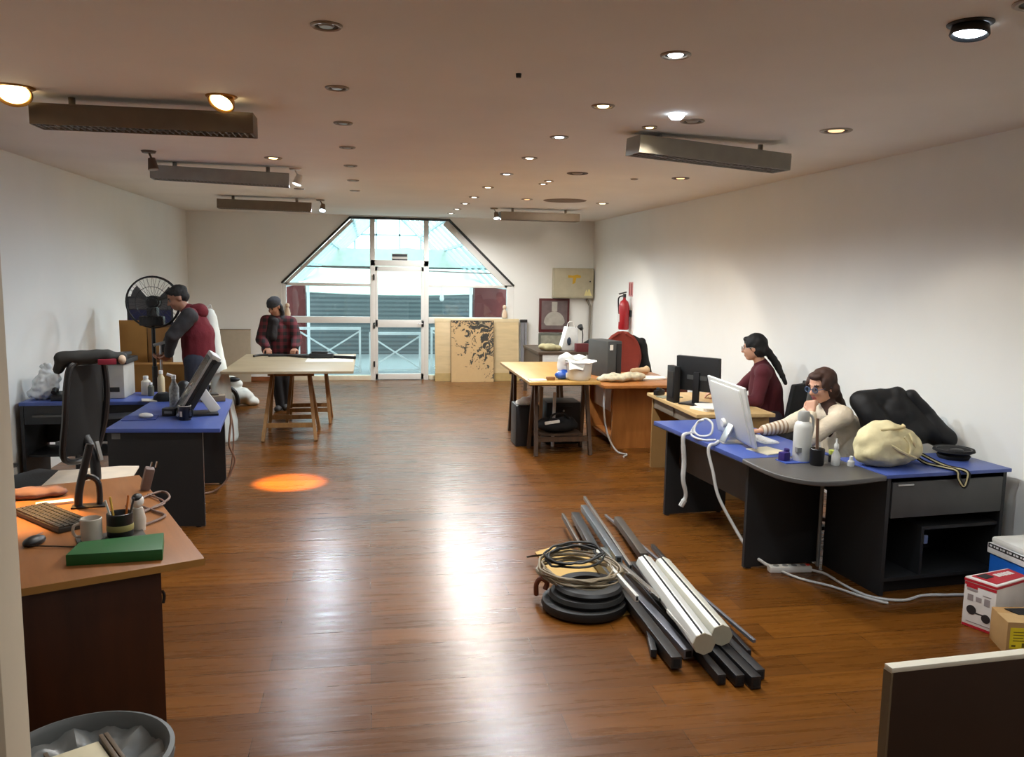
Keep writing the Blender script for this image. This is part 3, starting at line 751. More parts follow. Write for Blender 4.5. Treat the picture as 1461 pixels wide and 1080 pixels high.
# under and on the yellow board
def bagmesh(parts, vox=.012, sm=5, n=.006, ns=14): return blob_mesh('bag', parts, vox, sm, n, ns)
t = T('bag', 'black slumped bag on the low shelf of the nearest dark trestle', 'bag', (1.97, 8.46, .217))
blob('sack', [eli((0, 0, .07), (.23, .13, .075)), eli((.1, 0, .10), (.1, .1, .07)), eli((-.12, .02, .08), (.1, .1, .07))], soft_black, t, .014, 4, .006, 16)
MB().tube([(-.12, -.06, .12), (-.06, -.08, .2), (.06, -.08, .2), (.12, -.06, .13)], .012, 8, smooth=6).build('strap', soft_black, t)
MB().rbox((-.08, -.1, .12), (.16, .03, .03), (0, R(-8), 0)).build('white_tag', paper, t, bevel=.006)
t = T('waste_bin', 'black bin heaped with white paper under the yellow board', 'bin', (1.70, 8.9, 0))
MB().box(-.13, .13, -.16, .16, 0, .46).build('body', black_plastic, t, bevel=.015)
blob('paper_heap', [eli((-.03, -.05, .47), (.09, .09, .05)), eli((.06, .05, .47), (.06, .08, .06)), eli((0, 0, .5), (.05, .06, .03))], paper, t, .012, 2, .008, 20)
t = T('computer_tower', 'black computer case on the floor under the far part of the yellow board', 'computer', (2.12, 9.0, 0))
MB().box(-.19, .2, -.18, .2, .01, .47).build('case', M('pc_black', (16, 16, 17), .5), t, bevel=.008)
MB().box(-.1, .1, -.188, -.18, .05, .43).build('front_panel', black_plastic, t)
MB().cyl((0, -.188, .38), (0, -.192, .38), .012).build('power_button', silver, t)
for x, lab in ((1.83, 'pale wooden slat standing under the yellow board'), (1.98, 'slim white tube standing under the yellow board')):
    o = (MB().box(-.018, .018, -.012, .012, 0, .66) if x < 1.9 else MB().cyl((0, 0, 0), (0, 0, .6), .018)).build('slat' if x < 1.9 else 'tube', M('slat_tan', (150, 118, 84), .6) if x < 1.9 else white_plastic, loc=(x, 8.73, 0)); o.rotation_euler = (R(-2), R(2), 0); tag(o, lab, 'stick')
t = T('plastic_tub', 'white plastic tub at the corner of the yellow board', 'tub', (2.10, 8.10, .82))
MB().lathe([(0, 0), (.10, 0), (.118, .02), (.132, .17), (.145, .178), (.143, .19), (.12, .188)], seg=30).build('tub', white_plastic, t)
def rag(u, v):
    return (-.14+.28*u+.01*math.sin(9*v), -.15+.3*v, .195+.012*math.sin(7*u+3*v)-.28*max(0, .28-v)*(u < .55)*1.0)
MB().grid(rag, 16, 16, .004).build('white_rag', paper, t)
blob('crumpled_plastic', [eli((-.12, .08, .2), (.08, .07, .07)), eli((.02, .1, .2), (.09, .06, .05)), eli((-.15, .1, .13), (.06, .06, .1))], M('plastic_film', (230, 230, 226), .35), t, .01, 2, .012, 22)
t = T('package', 'blue packet beside the white tub on the yellow board', 'packet', (1.93, 8.14, .82), R(8))
blob('packet', [eli((0, 0, .045), (.075, .06, .045)), eli((.03, .02, .055), (.05, .05, .05))], M('packet_blue', (40, 84, 170), .35), t, .008, 2, .006, 24)
MB().rbox((.04, -.055, .05), (.04, .012, .05), (0, 0, R(20))).build('white_patch', white_plastic, t, bevel=.004)
o = MB().rbox((0, 0, .018), (.09, .05, .036)).build('tape_roll', M('tape_brown', (140, 96, 50), .5), loc=(1.80, 8.08, .82), bevel=.01); tag(o, 'small brown block near the front edge of the yellow board', 'block')
o = MB().rbox((0, 0, .006), (.16, .1, .012), (0, 0, R(12))).build('paper_scrap', paper, loc=(1.66, 8.05, .82)); tag(o, 'white scrap of paper near the outer corner of the yellow board', 'paper')

# ------------------------------------------------------------------ brown desk behind the yellow board
t = T('desk', 'brown wooden desk behind the yellow trestle board, covered in papers', 'desk', (2.42, 8.35, 0), 0)
MB().box(-.02, .90, -.15, 1.02, .71, .74).build('desktop', ochre_wood, t, bevel=.003)
MB().box(.18, .66, .20, .225, 0, .71).build('end_panel', ochre_wood, t)
MB().box(.12, .66, .94, .97, 0, .71).build('end_panel', ochre_wood, t)
MB().box(.17, .19, .225, .94, .40, .71).build('modesty_panel', ochre_wood, t)
MB().box(.17, .56, .225, .94, .10, .12).build('foot_shelf', ochre_wood, t)
MB().box(.6, .9, -.12, .5, .60, .71).build('drawer', M('drawer_redbrown', (110, 50, 30), .5), t, bevel=.003)
t = T('papers', 'crumpled pale plastic and papers on the near end of the brown desk', 'papers', (2.72, 8.55, .74))
blob('wrap', [eli((-.1, 0, .04), (.18, .12, .05)), eli((.1, .05, .045), (.16, .1, .05)), eli((-.24, .0, .03), (.07, .07, .035))], M('wrap_pattern', (196, 188, 160), .6, var=.3, scale=22), t, .012, 2, .014, 18)
o = MB().rbox((0, 0, .006), (.3, .22, .012), (0, 0, R(15))).rbox((.05, .03, .016), (.28, .2, .008), (0, 0, R(-10))).build('paper_stack', paper, loc=(3.07, 8.75, .74)); tag(o, 'low stack of white papers at the wall end of the brown desk', 'papers')
# grey tower on the brown desk
t = T('computer_tower', 'tall dark grey computer case standing on the brown desk before the red chair', 'computer', (2.64, 9.05, .74), R(18))
MB().box(-.095, .095, -.2, .2, 0, .41).build('case', M('pc_grey', (66, 68, 68), .5), t, bevel=.012)
MB().box(.02, .085, -.207, -.2, .03, .38).build('front_strip', M('pc_black'), t, bevel=.002)
MB().rbox((-.05, -.204, .34), (.04, .006, .06)).build('sticker', paper, t)
# red chair with a black jacket
t = office_chair('rust red backed chair with a black jacket hung on one side behind the brown desk', (3.06, 9.80, 0), R(158), M('rust_fabric', (122, 40, 24), .85, bump=.15), soft_black, (.5, .56), .50, True, 'office chairs', True)
blob('hung_jacket', [cap((-.24, -.33, 1.05), (-.3, -.38, .55), .05, .10), cap((-.12, -.34, 1.09), (-.26, -.34, 1.0), .045, .05)], soft_black, t, .014, 4, .01, 14)
o = blob('hand_towel', [cap((-.06, 0, .04), (.07, .0, .05), .04, .035), eli((.1, 0, .06), (.04, .04, .045))], M('towel_beige', (206, 176, 136), .85), None, .01, 2, .006, 20, loc=(3.07, 9.12, .74)); tag(o, 'beige cloth lump on the brown desk in front of the red chair', 'cloth')
# far table with clutter
t = T('side_table', 'dark cluttered table at the far wall under the red framed picture', 'table', (2.95, 12.2, 0))
MB().box(-.5, .55, -.35, .9, .70, .74).build('tabletop', M('dark_top', (70, 56, 42), .5), t, bevel=.004)
for x in (-.46, .51):
    for y in (-.31, .86): MB().box(x-.025, x+.025, y-.025, y+.025, 0, .70).build('leg', M('dark_top'), t)
MB().box(-.48, -.46, -.3, .86, .45, .70).build('side_panel', M('dark_top'), t)
def stuffx(name, label, cat, loc, mat, parts=None, mb=None, vox=.01):
    if parts: o = blob(name, parts, mat, None, vox, 3, .006, 18, loc=loc)
    else: o = mb.build(name, mat, loc=loc, bevel=.006)
    return tag(o, label, cat)
t = T('paper_carrier_bag', 'tall white carrier bag standing on the dark table below the red picture', 'bag', (2.98, 12.2, .74), R(12)); 
MB().prism([(-.15, 0), (.15, 0), (.13, .34), (-.05, .36)], -.06, .06, 'Y').build('bag_body', M('bag_white', (222, 228, 230), .5, var=.08), t, bevel=.012)
MB().tube([(-.03, 0, .34), (.0, 0, .42), (.07, 0, .42), (.1, 0, .33)], .007, 6, smooth=5).build('handle', white_plastic, t)
MB().ell((-.02, -.07, .14), (.035, .012, .06)).build('dark_mark', M('mark_navy', (40, 56, 76), .5), t)
stuffx('cloth_heap', 'pale green and beige cloth heap on the outer end of the dark table', 'cloth', (2.66, 12.1, .74), M('cloth_olive', (166, 158, 120), .9, var=.25), [eli((0, 0, .05), (.13, .1, .06)), eli((.1, .02, .04), (.1, .08, .05)), eli((-.09, .0, .06), (.07, .07, .05))])
stuffx('box', 'dark red small box on the dark table beside the carrier bag', 'box', (3.13, 11.95, .74), M('box_maroon', (90, 30, 34), .6), None, MB().box(-.1, .1, -.07, .07, 0, .12))
stuffx('camera_bag', 'black rounded bag on the dark table near the conduit pipe', 'bag', (3.28, 12.1, .74), soft_black, [eli((0, 0, .07), (.11, .09, .08)), eli((.02, 0, .14), (.06, .06, .03))])
t = T('desk_lamp', 'black desk lamp with a bent neck on the dark table', 'lamp', (3.3, 12.6, .74))
MB().lathe([(0, 0), (.07, 0), (.07, .015), (0, .02)]).build('base', black_plastic, t)
MB().tube([(0, 0, .02), (.01, 0, .2), (-.01, 0, .3)], .008, 8, smooth=4).build('neck', black_plastic, t)
MB().cyl((-.01, 0, .29), (-.05, -.03, .34), .03, .045).build('shade', black_plastic, t)
stuffx('bottle', 'small white bottle on the dark table by the wall', 'bottle', (3.42, 12.0, .74), white_plastic, None, MB().lathe([(0, 0), (.035, 0), (.035, .12), (.015, .15), (.015, .18), (0, .18)]))
o = MB().tube([(2.47, 8.42, .70), (2.46, 8.4, .45), (2.5, 8.38, .2), (2.58, 8.3, .03), (2.66, 8.2, .012), (2.6, 8.1, .012)], .010, 8, smooth=8).build('cable', white_cable); tag(o, 'white cable drooping to the floor by the brown desk panel', 'cable')

# ------------------------------------------------------------------ light wood desk with the black monitor
t = T('desk', 'light wood desk with grey drawer fronts in front of the woman in maroon', 'desk', (2.68, 6.42, 0), R(-.5))
MB().box(0, .70, 0, 1.29, .71, .74).build('desktop', pale_wood, t, bevel=.003)
MB().box(.04, .66, 1.22, 1.25, 0, .71).build('end_panel', M('endpanel_wood', (150, 116, 70), .5), t)
MB().box(.04, .66, .03, .06, 0, .71).build('end_panel', M('endpanel_wood'), t)
MB().box(.05, .07, .06, 1.22, .60, .71).build('apron', M('apron_grey', (112, 104, 92), .5), t)
for y in (.10, .66): MB().box(.04, .052, y, y+.5, .61, .70).build('drawer_front', M('drawer_grey', (126, 116, 102), .5), t, bevel=.003)
MB().box(.45, .47, .06, 1.22, .2, .60).build('modesty_panel', M('endpanel_wood'), t)

def monitor(label, loc, rz, w, h, zlift, mats, tilt=0., foot=True, thick=.045, group='computer screens'):
    """display faces local -Y"""
    t = T('monitor', label, 'monitor', loc, rz, group)
    rot = (R(-tilt), 0, 0)
    m = Matrix.Translation((0, 0, zlift)) @ Euler(rot).to_matrix().to_4x4()
    b = MB().box(-w/2, w/2, 0, thick, 0, h, m); b.build('housing', mats[0], t, bevel=.006)
    MB().box(-w/2+.014, w/2-.014, -.003, .001, .03, h-.014, m).build('screen', mats[1], t)
    if foot:
        MB().beam((0, thick+.02, .01), (0, thick+.01, zlift+h*.55), .06, .03, up=(0, 1, 0)).build('neck', mats[2], t, bevel=.006)
        MB().box(-.12, .12, -.06, .16, 0, .014).build('base', mats[2], t, bevel=.006)
    return t
scr = M('screen_dark', (14, 16, 20), .2)
t = monitor('black monitor seen from behind on the light wood desk before the woman in maroon', (2.93, 6.98, .74), R(127), .43, .31, .12, (M('monitor_back', (30, 32, 34), .5), scr, black_plastic), 3)
MB().box(-.10, .10, .045, .056, .22, .26).build('rear_plate', M('pc_grey'), t)
t = T('computer_tower', 'slim black computer case upright on the light wood desk beside the black monitor', 'computer', (2.735, 7.12, .74), R(4))
MB().box(-.03, .03, -.08, .08, 0, .33).build('case', M('pc_black'), t, bevel=.006)
MB().box(-.034, -.03, -.06, .06, .05, .28).build('vent_side', dark_steel, t)
o = MB().rbox((0, 0, .01), (.26, .2, .02), (0, 0, R(20))).rbox((.02, 0, .025), (.22, .3, .01), (0, 0, R(-8))).build('papers', paper, loc=(2.9, 6.68, .74)); tag(o, 'white papers under the black monitor on the light wood desk', 'papers')
t = T('stapler', 'small dark gadget at the far corner of the light wood desk', 'gadget', (2.74, 7.5, .74), R(30))
MB().rbox((0, 0, .03), (.12, .05, .05)).build('body', black_plastic, t, bevel=.012)
MB().rbox((0, 0, .06), (.05, .04, .03), (0, .3, 0)).build('lever', dark_steel, t, bevel=.008)
o = MB().rbox((0, 0, .004), (.22, .12, .008), (0, 0, R(10))).build('notepad', M('pad_green', (140, 140, 120), .7), loc=(2.80, 7.38, .74)); tag(o, 'thin greyish pad beside the slim black case on the light wood desk', 'pad')
office_chair('black padded office chair under the woman in the maroon sweater', (3.64, 6.96, 0), R(46), soft_black, soft_black, (.46, .36), .47, False)

# ------------------------------------------------------------------ blue topped L desk of the woman with glasses
RD = (2.976, 4.301, 0); ra = R(5)
t = T('desk', 'blue topped desk with charcoal panels under the white computer', 'desk', RD, ra)
MB().box(-.60, .05, .56, 1.91, .712, .742).build('desktop', blue_top, t, bevel=.003)
MB().box(-.602, .052, .558, 1.912, .708, .713).build('desktop_underside', charcoal, t)
MB().box(-.54, .0, .585, .612, .01, .71).build('leg_panel', charcoal, t)
MB().box(-.53, .0, 1.80, 1.827, .01, .71).build('leg_panel', charcoal, t)
MB().box(-.42, -.40, .612, 1.80, .38, .71).build('modesty_panel', M('modesty_greybrown', (72, 66, 60), .6), t)
for x, y in ((-.5, .6), (-.05, .6), (-.5, 1.813), (-.05, 1.813)): MB().cyl((x, y, 0), (x, y, .012), .018).build('foot', black_plastic, t)
def loc5(x, y, z=.742):
    return (RD[0]+x*math.cos(ra)-y*math.sin(ra), RD[1]+x*math.sin(ra)+y*math.cos(ra), z)
poly = [(-.61, .555), (-.625, .40), (-.63, .25), (-.625, .15), (-.60, .07), (-.555, .0), (-.50, -.05), (-.43, -.075), (-.34, -.08), (-.2, -.065), (-.005, -.03), (-.005, .555)]
t = T('corner_worktop', 'dark grey rounded corner worktop joining the blue desk and the open cabinet', 'worktop', RD, ra)
MB().prism(poly, .712, .742).build('worktop', M('worktop_grey', (84, 82, 80), .4, var=.05, scale=40), t, bevel=.008, seg=3)
MB().cyl((-.03, .53, 0), (-.03, .53, .71), .012).build('support_post', grey_plastic, t)
t = T('cabinet', 'charcoal open cabinet with a blue top, wide drawer and empty shelves', 'cabinet', RD, ra)
MB().box(0, .90, -.02, .46, .722, .744).build('top_panel', blue_top, t, bevel=.003)
MB().box(.02, .045, -.005, .55, 0, .72).build('side_panel', charcoal, t)
MB().box(.855, .88, -.005, .45, 0, .72).build('side_panel', charcoal, t)
MB().box(.045, .855, .43, .45, .08, .72).build('back_panel', charcoal, t)
d = MB().box(.06, .855, -.005, .014, .475, .692).build('drawer', M('drawer_charcoal', (70, 70, 70), .5), t, bevel=.003)
MB().box(.09, .20, -.016, -.004, .672, .682).build('handle', silver, d, bevel=.003)
MB().box(.06, .84, .014, .40, .475, .49).build('drawer_box', charcoal, t)
MB().box(.045, .855, .0, .43, .085, .105).build('bottom_shelf', charcoal, t)
MB().box(.30, .855, .01, .43, .385, .405).build('inner_shelf', charcoal, t)
dv = MB().box(.30, .32, .01, .43, .105, .385).build('divider', charcoal, t)
MB().box(.32, .345, .005, .02, .30, .35).build('hinge', silver, dv)
MB().box(.05, .855, .05, .07, 0, .085).build('plinth', M('plinth_black', (16, 16, 17), .7), t)

# all-in-one computer seen from the back
t = T('desktop_computer', 'white slim all in one computer seen from behind on the blue desk', 'computer', (2.515, 5.285, .742), R(86.5))
m = Matrix.Translation((0, .0, .028)) @ Euler((R(-14), 0, 0)).to_matrix().to_4x4()
def panel(w, h, y0, y1, r=.012):
    return MB().box(-w/2, w/2, y0, y1, 0, h, m)
panel(.69, .415, 0, .018).build('shell', M('shell_white', (216, 218, 214), .42, var=.01), t, bevel=.007, seg=3)
MB().prism([(-.30, .02), (.30, .02), (.27, .39), (-.27, .39)], .017, .03, 'Y', m).build('back_bulge', M('shell_white'), t, bevel=.006)
MB().box(-.33, .33, -.002, 0, .06, .4, m).build('screen', M('screen_glow', (150, 160, 190), .2), t)
MB().beam((0, .05, .13), (0, .11, .008), .10, .012, up=(0, 1, 1)).build('stand', silver, t, bevel=.004)
MB().box(-.06, .06, -.02, .13, 0, .008).build('stand_foot', silver, t, bevel=.003)
MB().cyl((.12, .045, .12), (.12, .075, .115), .036, .03).build('plug_socket', white_plastic, t)
o = MB().tube([(2.36, 5.52, .86), (2.33, 5.56, .84), (2.30, 5.54, .78), (2.32, 5.48, .752), (2.38, 5.44, .77), (2.40, 5.46, .84), (2.37, 5.52, .87), (2.33, 5.58, .82), (2.30, 5.60, .752), (2.27, 5.45, .748), (2.30, 5.35, .75), (2.36, 5.3, .76)], .008, 8, smooth=8).build('power_cable', white_cable); tag(o, 'white power cord looped behind the white computer', 'cable')
o = MB().tube([(2.37, 5.28, .752), (2.31, 5.2, .752), (2.262, 5.17, .752), (2.25, 5.16, .70), (2.27, 5.12, .58), (2.30, 5.08, .42), (2.38, 5.0, .24), (2.45, 4.9, .10), (2.52, 4.82, .04), (2.56, 4.775, .03)], .011, 8, smooth=8).build('power_cable', white_cable); tag(o, 'white cable hanging from the blue desk down to the power strip', 'cable')
o = MB().tube([(2.32, 5.60, .75), (2.248, 5.57, .752), (2.225, 5.56, .72), (2.24, 5.56, .55), (2.235, 5.55, .42), (2.26, 5.55, .30), (2.23, 5.56, .22)], [.011, .013, .014, .017, .018, .016, .014, .02], 8, smooth=8).build('power_cable', white_cable); tag(o, 'bundled white cable dangling from the blue desk without reaching the floor', 'cable')
ps = T('power_strip', 'white power strip on the floor below the blue desk', 'power strip', (2.665, 4.76, 0), R(-4))
MB().box(-.14, .14, -.03, .03, 0, .04).build('body', white_plastic, ps, bevel=.008)
for k in range(4): MB().cyl((-.09+k*.06, 0, .04), (-.09+k*.06, 0, .042), .019).build('socket', grey_plastic, ps)
MB().box(.11, .13, -.012, .012, .04, .047).build('switch', M('switch_red', (190, 50, 40), .4), ps)
o = MB().tube([(2.80, 4.74, .012), (2.86, 4.66, .01), (2.87, 4.48, .01), (2.92, 4.28, .01), (3.08, 4.2, .01), (3.25, 4.25, .01), (3.4, 4.24, .01), (3.6, 4.22, .01), (3.8, 4.18, .01)], .009, 8, smooth=8).build('extension_cable', white_cable); tag(o, 'white cable running along the floor in front of the open cabinet', 'cable')
o = MB().tube([(2.60, 4.73, .012), (2.66, 4.6, .01), (2.78, 4.46, .01), (2.89, 4.26, .01), (2.97, 4.17, .01)], .008, 8, smooth=8).build('extension_cable', white_cable); tag(o, 'white cable bowing over the floor from the power strip to the cabinet corner', 'cable')

# on the worktop
o = MB().rbox((0, 0, .003), (.24, .12, .005), (0, 0, ra)).build('blue_patch', M('patch_blue', (62, 88, 172), .5), loc=loc5(-.30, .42)); tag(o, 'small thin blue patch under the white thermos', 'mat')  # thin flat blue rectangle on the worktop
t = T('thermos', 'white steel thermos with a grey lid standing on the dark corner worktop', 'thermos', loc5(-.275, .42, .747))
MB().lathe([(0, 0), (.052, 0), (.056, .01), (.056, .21), (.05, .235), (.034, .25), (0, .25)]).build('body', M('thermos_white', (216, 216, 210), .3, var=.02), t)
MB().lathe([(0, .25), (.034, .25), (.036, .27), (.036, .30), (.03, .312), (0, .312)]).build('lid', M('lid_grey', (168, 168, 164), .4), t)
MB().tube([(.03, .0, .29), (.06, .0, .27), (.065, 0, .2), (.058, 0, .15)], .008, 8, smooth=5).build('handle', M('lid_grey'), t)
MB().box(-.058, -.03, -.05, -.02, .06, .09).build('emblem', M('emblem_grey', (140, 140, 140), .5), t)
t = T('straw_cup', 'black tumbler with a tall brown straw beside the white thermos', 'cup', loc5(-.245, .305))
MB().lathe([(0, 0), (.036, 0), (.042, .01), (.044, .1), (.04, .105), (.036, .1), (.034, .02), (0, .015)]).build('tumbler', black_plastic, t)
MB().cyl((.0, .0, .02), (-.012, .0, .29), .010).build('straw', M('straw_brown', (112, 86, 70), .4), t)
t = T('toy_block', 'small purple object at the foot of the white thermos', 'trinket', loc5(-.385, .44))
MB().rbox((0, 0, .03), (.06, .05, .06), (0, 0, .4)).rbox((.02, .01, .065), (.03, .03, .03), (.2, 0, 0)).build('body', M('purple', (54, 38, 112), .5), t, bevel=.01)
t = T('spray_bottle', 'slim clear spray bottle with a white neck in front of the cream sweater', 'bottle', loc5(-.13, .28))
MB().lathe([(0, 0), (.024, 0), (.027, .01), (.027, .06), (.012, .09), (.012, .1)]).build('bottle', M('bottle_pale', (206, 208, 206), .2), t)
MB().lathe([(.012, .1), (.015, .105), (.014, .13), (.006, .14), (.005, .165), (0, .165)]).build('nozzle', white_plastic, t)
t = T('glue_bottle', 'little dark bottle with a yellow green cap on the dark worktop', 'bottle', loc5(-.10, .36))
MB().lathe([(0, 0), (.02, 0), (.022, .008), (.022, .045), (.015, .052)]).build('bottle', black_plastic, t)
MB().lathe([(.018, .05), (.02, .053), (.019, .075), (.0, .08)]).build('cap', M('cap_lime', (196, 206, 96), .4), t)
t = T('glue_bottle', 'little pale bottle lying nearest the cream bag on the dark worktop', 'bottle', loc5(-.05, .24))
MB().lathe([(0, 0), (.02, 0), (.022, .008), (.02, .03), (.01, .04)]).build('bottle', M('bottle_pale'), t)
MB().lathe([(.011, .04), (.011, .06), (0, .064)]).build('cap', white_plastic, t)
t = T('keyboard', 'white keyboard lying under the hand of the woman with glasses', 'keyboard', loc5(-.17, 1.12), ra+R(-90))
MB().box(-.2, .2, -.06, .06, 0, .012).build('body', white_plastic, t, bevel=.004)
b = MB()
for i in range(14):
    for j in range(5): b.rbox((-.185+i*.0285, -.045+j*.0225, .014), (.023, .018, .006))
b.build('keys', M('keys_pale', (206, 206, 206), .5), t)
o = MB().rbox((0, 0, .004), (.18, .2, .006), (0, 0, .3)).build('notebook', M('notebook_cream', (232, 226, 200), .7), loc=loc5(-.33, .72)); tag(o, 'cream sheet on the blue desk at the near edge of the white computer', 'paper')

# cream drawstring bag, black jacket, cap, strap
t = T('tote_bag', 'big cream canvas bag slumped on the blue cabinet top', 'bag', loc5(.185, .22, .744), R(8))
blob('canvas', [eli((0, 0, .12), (.215, .15, .13)), eli((-.04, .0, .16), (.165, .135, .115)), eli((-.01, .0, .19), (.14, .12, .085), (0, .25, 0)), eli((.10, 0, .11), (.125, .13, .10)), eli((-.10, 0, .10), (.115, .13, .10)), eli((.04, 0, .17), (.13, .12, .08), (0, .5, 0)), cap((-.10, -.09, .20), (.02, -.12, .16), .022, .02), cap((.02, -.12, .16), (.11, -.11, .09), .02, .026), cap((-.14, -.08, .12), (-.02, -.135, .08), .02, .02)], M('canvas_cream', (222, 210, 166), .9, var=.05, bump=.3, bscale=28), t, .010, 6, .016, 16)
MB().tube([(-.12, -.07, .235), (-.05, -.10, .245), (.03, -.09, .25), (.08, -.03, .25)], .009, 8, smooth=6).build('drawstring_seam', M('canvas_tan', (200, 184, 138), .9), t)  # seam in a darker tan than the canvas
b = MB()
for (x0, y0, z0), (x1, y1, z1), (x2, y2, z2) in (((.0, -.135, .20), (.03, -.155, .15), (.02, -.165, .10)), ((-.1, -.125, .16), (-.02, -.16, .11), (.08, -.155, .07)), ((.1, -.12, .13), (.06, -.145, .17), (.05, -.12, .22))):
    b.tube([(x0, y0, z0), (x1, y1, z1), (x2, y2, z2)], .008, 6, smooth=5)
b.build('fold', M('canvas_cream'), t)
t = T('jacket', 'black puffy jacket draped over the chair and cabinet behind the cream bag', 'jacket', (3.56, 5.07, .744))
blob('body', [cap((-.22, .08, .30), (.04, .05, .33), .075, .07), cap((.02, .03, .34), (.16, .0, .18), .065, .10), cap((.14, 0, .18), (.26, -.10, .085), .10, .075), cap((-.2, .05, .28), (-.12, .0, .12), .08, .10), cap((0, .02, .26), (.05, -.02, .10), .10, .09), eli((.1, -.02, .09), (.18, .12, .09))], M('jacket_black', (12, 13, 16), .65, bump=.2, bscale=20), t, .014, 4, .014, 11)
blob('sleeve', [cap((.20, -.05, .20), (.30, -.16, .07), .062, .055), cap((.1, .0, .34), (.2, -.04, .22), .05, .062)], M('jacket_black'), t, .012, 4, .01, 12)
office_chair('black office chair hidden under the puffy jacket behind the woman with glasses', (3.42, 5.33, 0), R(86), soft_black, soft_black, (.44, .36), .46, False)
t = T('shoulder_strap', 'black strap edged in cream hanging over the cabinet drawer', 'strap', (0, 0, 0))
pts = [loc5(.42, .30, .80), loc5(.44, .18, .755), loc5(.47, .06, .752), loc5(.49, -.025, .748), loc5(.50, -.035, .70), loc5(.53, -.045, .655), loc5(.555, -.04, .69), loc5(.55, -.035, .745), loc5(.50, .08, .755), loc5(.44, .22, .80)]
MB().tube(pts, .012, 8, smooth=7).build('webbing', soft_black, t)
MB().tube([Vector(p)+Vector((-.011, -.008, .004)) for p in pts], .0045, 6, smooth=7).build('edge_piping', M('piping_cream', (206, 196, 150), .8), t)
t = T('cap_hat', 'flat black cap lying on the wall end of the blue cabinet top', 'cap', loc5(.76, .30, .744))
MB().lathe([(0, .035), (.07, .035), (.1, .045), (.125, .05), (.12, .065), (.09, .058), (.06, .05), (0, .05)], seg=30).lathe([(0, 0), (.09, 0), (.1, .02), (.08, .04), (0, .04)], seg=30).build('crown', soft_black, t)
MB().torus((0, 0, .052), .105, .011).build('brim', black_plastic, t)
MB().ell((.0, -.02, .055), (.05, .03, .012)).build('badge', dark_steel, t)
o = MB().box(-.03, .03, -.012, .012, 0, .30).build('wood_offcut', M('offcut_tan', (186, 160, 126), .7), loc=(3.93, 4.52, 0)); o.rotation_euler = (R(3), 0, 0); tag(o, 'tan strip of wood upright between the cabinet side and the white wall', 'wood strip')

# ------------------------------------------------------------------ boxes on the floor near the cabinet
t = T('cooler_box', 'blue cool box with a white lid beside the open cabinet', 'cool box', (3.745, 3.99, 0), R(2))
MB().box(-.155, .155, -.19, .16, 0, .30).build('tub', M('cool_blue', (28, 96, 190), .4), t, bevel=.012)
MB().box(-.165, .165, -.2, .17, .30, .36).build('rim', M('rim_white', (214, 216, 216), .4), t, bevel=.006)
MB().box(-.167, -.165, -.19, .16, .335, .36).build('black_band', black_plastic, t)
b = MB(); random.seed(3)
for k in range(14): b.box(-.1675, -.167, -.18+k*.024, -.18+k*.024+.012+.006*(k % 2), .342, .353)
b.build('band_lettering', M('rim_white'), t)
MB().box(-.155, .155, -.19, .16, .36, .40).build('lid', M('lid_white', (222, 222, 218), .5), t, bevel=.02)
MB().cyl((.155, 0, .3), (.175, 0, .3), .02).build('handle_pivot', white_plastic, t)
ra2 = R(-38)
t = T('product_box', 'white and red printed product box on the floor in front of the cool box', 'box', (3.275, 3.71, 0), R(12))
bw = M('carton_white', (224, 220, 216), .6); br_ = M('carton_red', (176, 28, 44), .5)
pm = R(0)
MB().prism([(0, 0), (.30, .04), (.31, .18), (-.03, .17)], 0, .275).build('carton', bw, t, bevel=.003)
MB().prism([(-.002, -.003), (.302, .038), (.312, .182), (-.033, .172)], .255, .268).build('red_edge', br_, t)
MB().prism([(.02, .02), (.29, .055), (.30, .165), (-.0, .155)], .275, .278).build('red_lid', br_, t)
MB().prism([(.03, .09), (.1, .1), (.1, .15), (.02, .145)], .278, .28).build('dark_lid_patch', M('print_dark', (40, 36, 38), .6), t)
b = MB()
for k, (x, w) in enumerate(((.13, .026), (.162, .018), (.186, .024), (.216, .016), (.238, .022))): b.prism([(x, .085+x*.05), (x+w, .087+x*.05), (x+w-.004, .125+x*.05), (x-.004, .122+x*.05)], .278, .2795)
b.build('lid_lettering', bw, t)
# print on the side turned to the room (from the near corner to the back corner)
e0, e1 = Vector((0, 0, 0)), Vector((-.03, .17, 0)); dx = (e1-e0).normalized(); nx = Vector((-dx.y, dx.x, 0))
mm = Matrix((dx, nx, Vector((0, 0, 1)))).transposed().to_4x4(); mm.translation = e0
dk = M('print_dark')
b = MB()
for (u, z, r) in ((.125, .10, .026), (.045, .075, .024)):
    b.torus(mm @ Vector((u, .001, z)), r*.7, r*.28, (0, 0, 0), 20, 6) if False else b.prism([(u+r*math.cos(PI*k/10), z+r*math.sin(PI*k/10)) for k in range(20)], .0, .002, 'Y', mm)
b.box(.06, .11, 0, .0015, .085, .092, mm)
b.build('device_picture', dk, t)
b = MB()
for u0, u1, z0, z1 in ((.10, .155, .205, .218), (.12, .15, .15, .185), (.075, .105, .155, .18), (.03, .06, .145, .185), (.025, .07, .195, .2), (.02, .15, .03, .034)): b.box(u0, u1, 0, .0015, z0, z1, mm)
b.build('small_print', M('print_grey', (150, 140, 140), .6), t)
for z0, z1 in ((.235, .25), (.002, .016)): MB().box(0, .17, 0, .0016, z0, z1, mm).build('red_stripe', br_, t)
MB().box(.10, .16, 0, .002, .222, .234, mm).build('brand_word', br_, t)
t = T('carton', 'small brown cardboard box with a yellow label in front of the red product box', 'box', (3.17, 3.50, 0), R(-3))
MB().prism([(0, 0), (.30, -.06), (.36, .17), (.06, .2)], 0, .17).build('carton', cardboard, t, bevel=.002)
def fl(u, v): return (.0+.3*u+.06*v, .0-.06*u+.2*v*(1-.15*u), .17+.045*v*(1-.6*u))
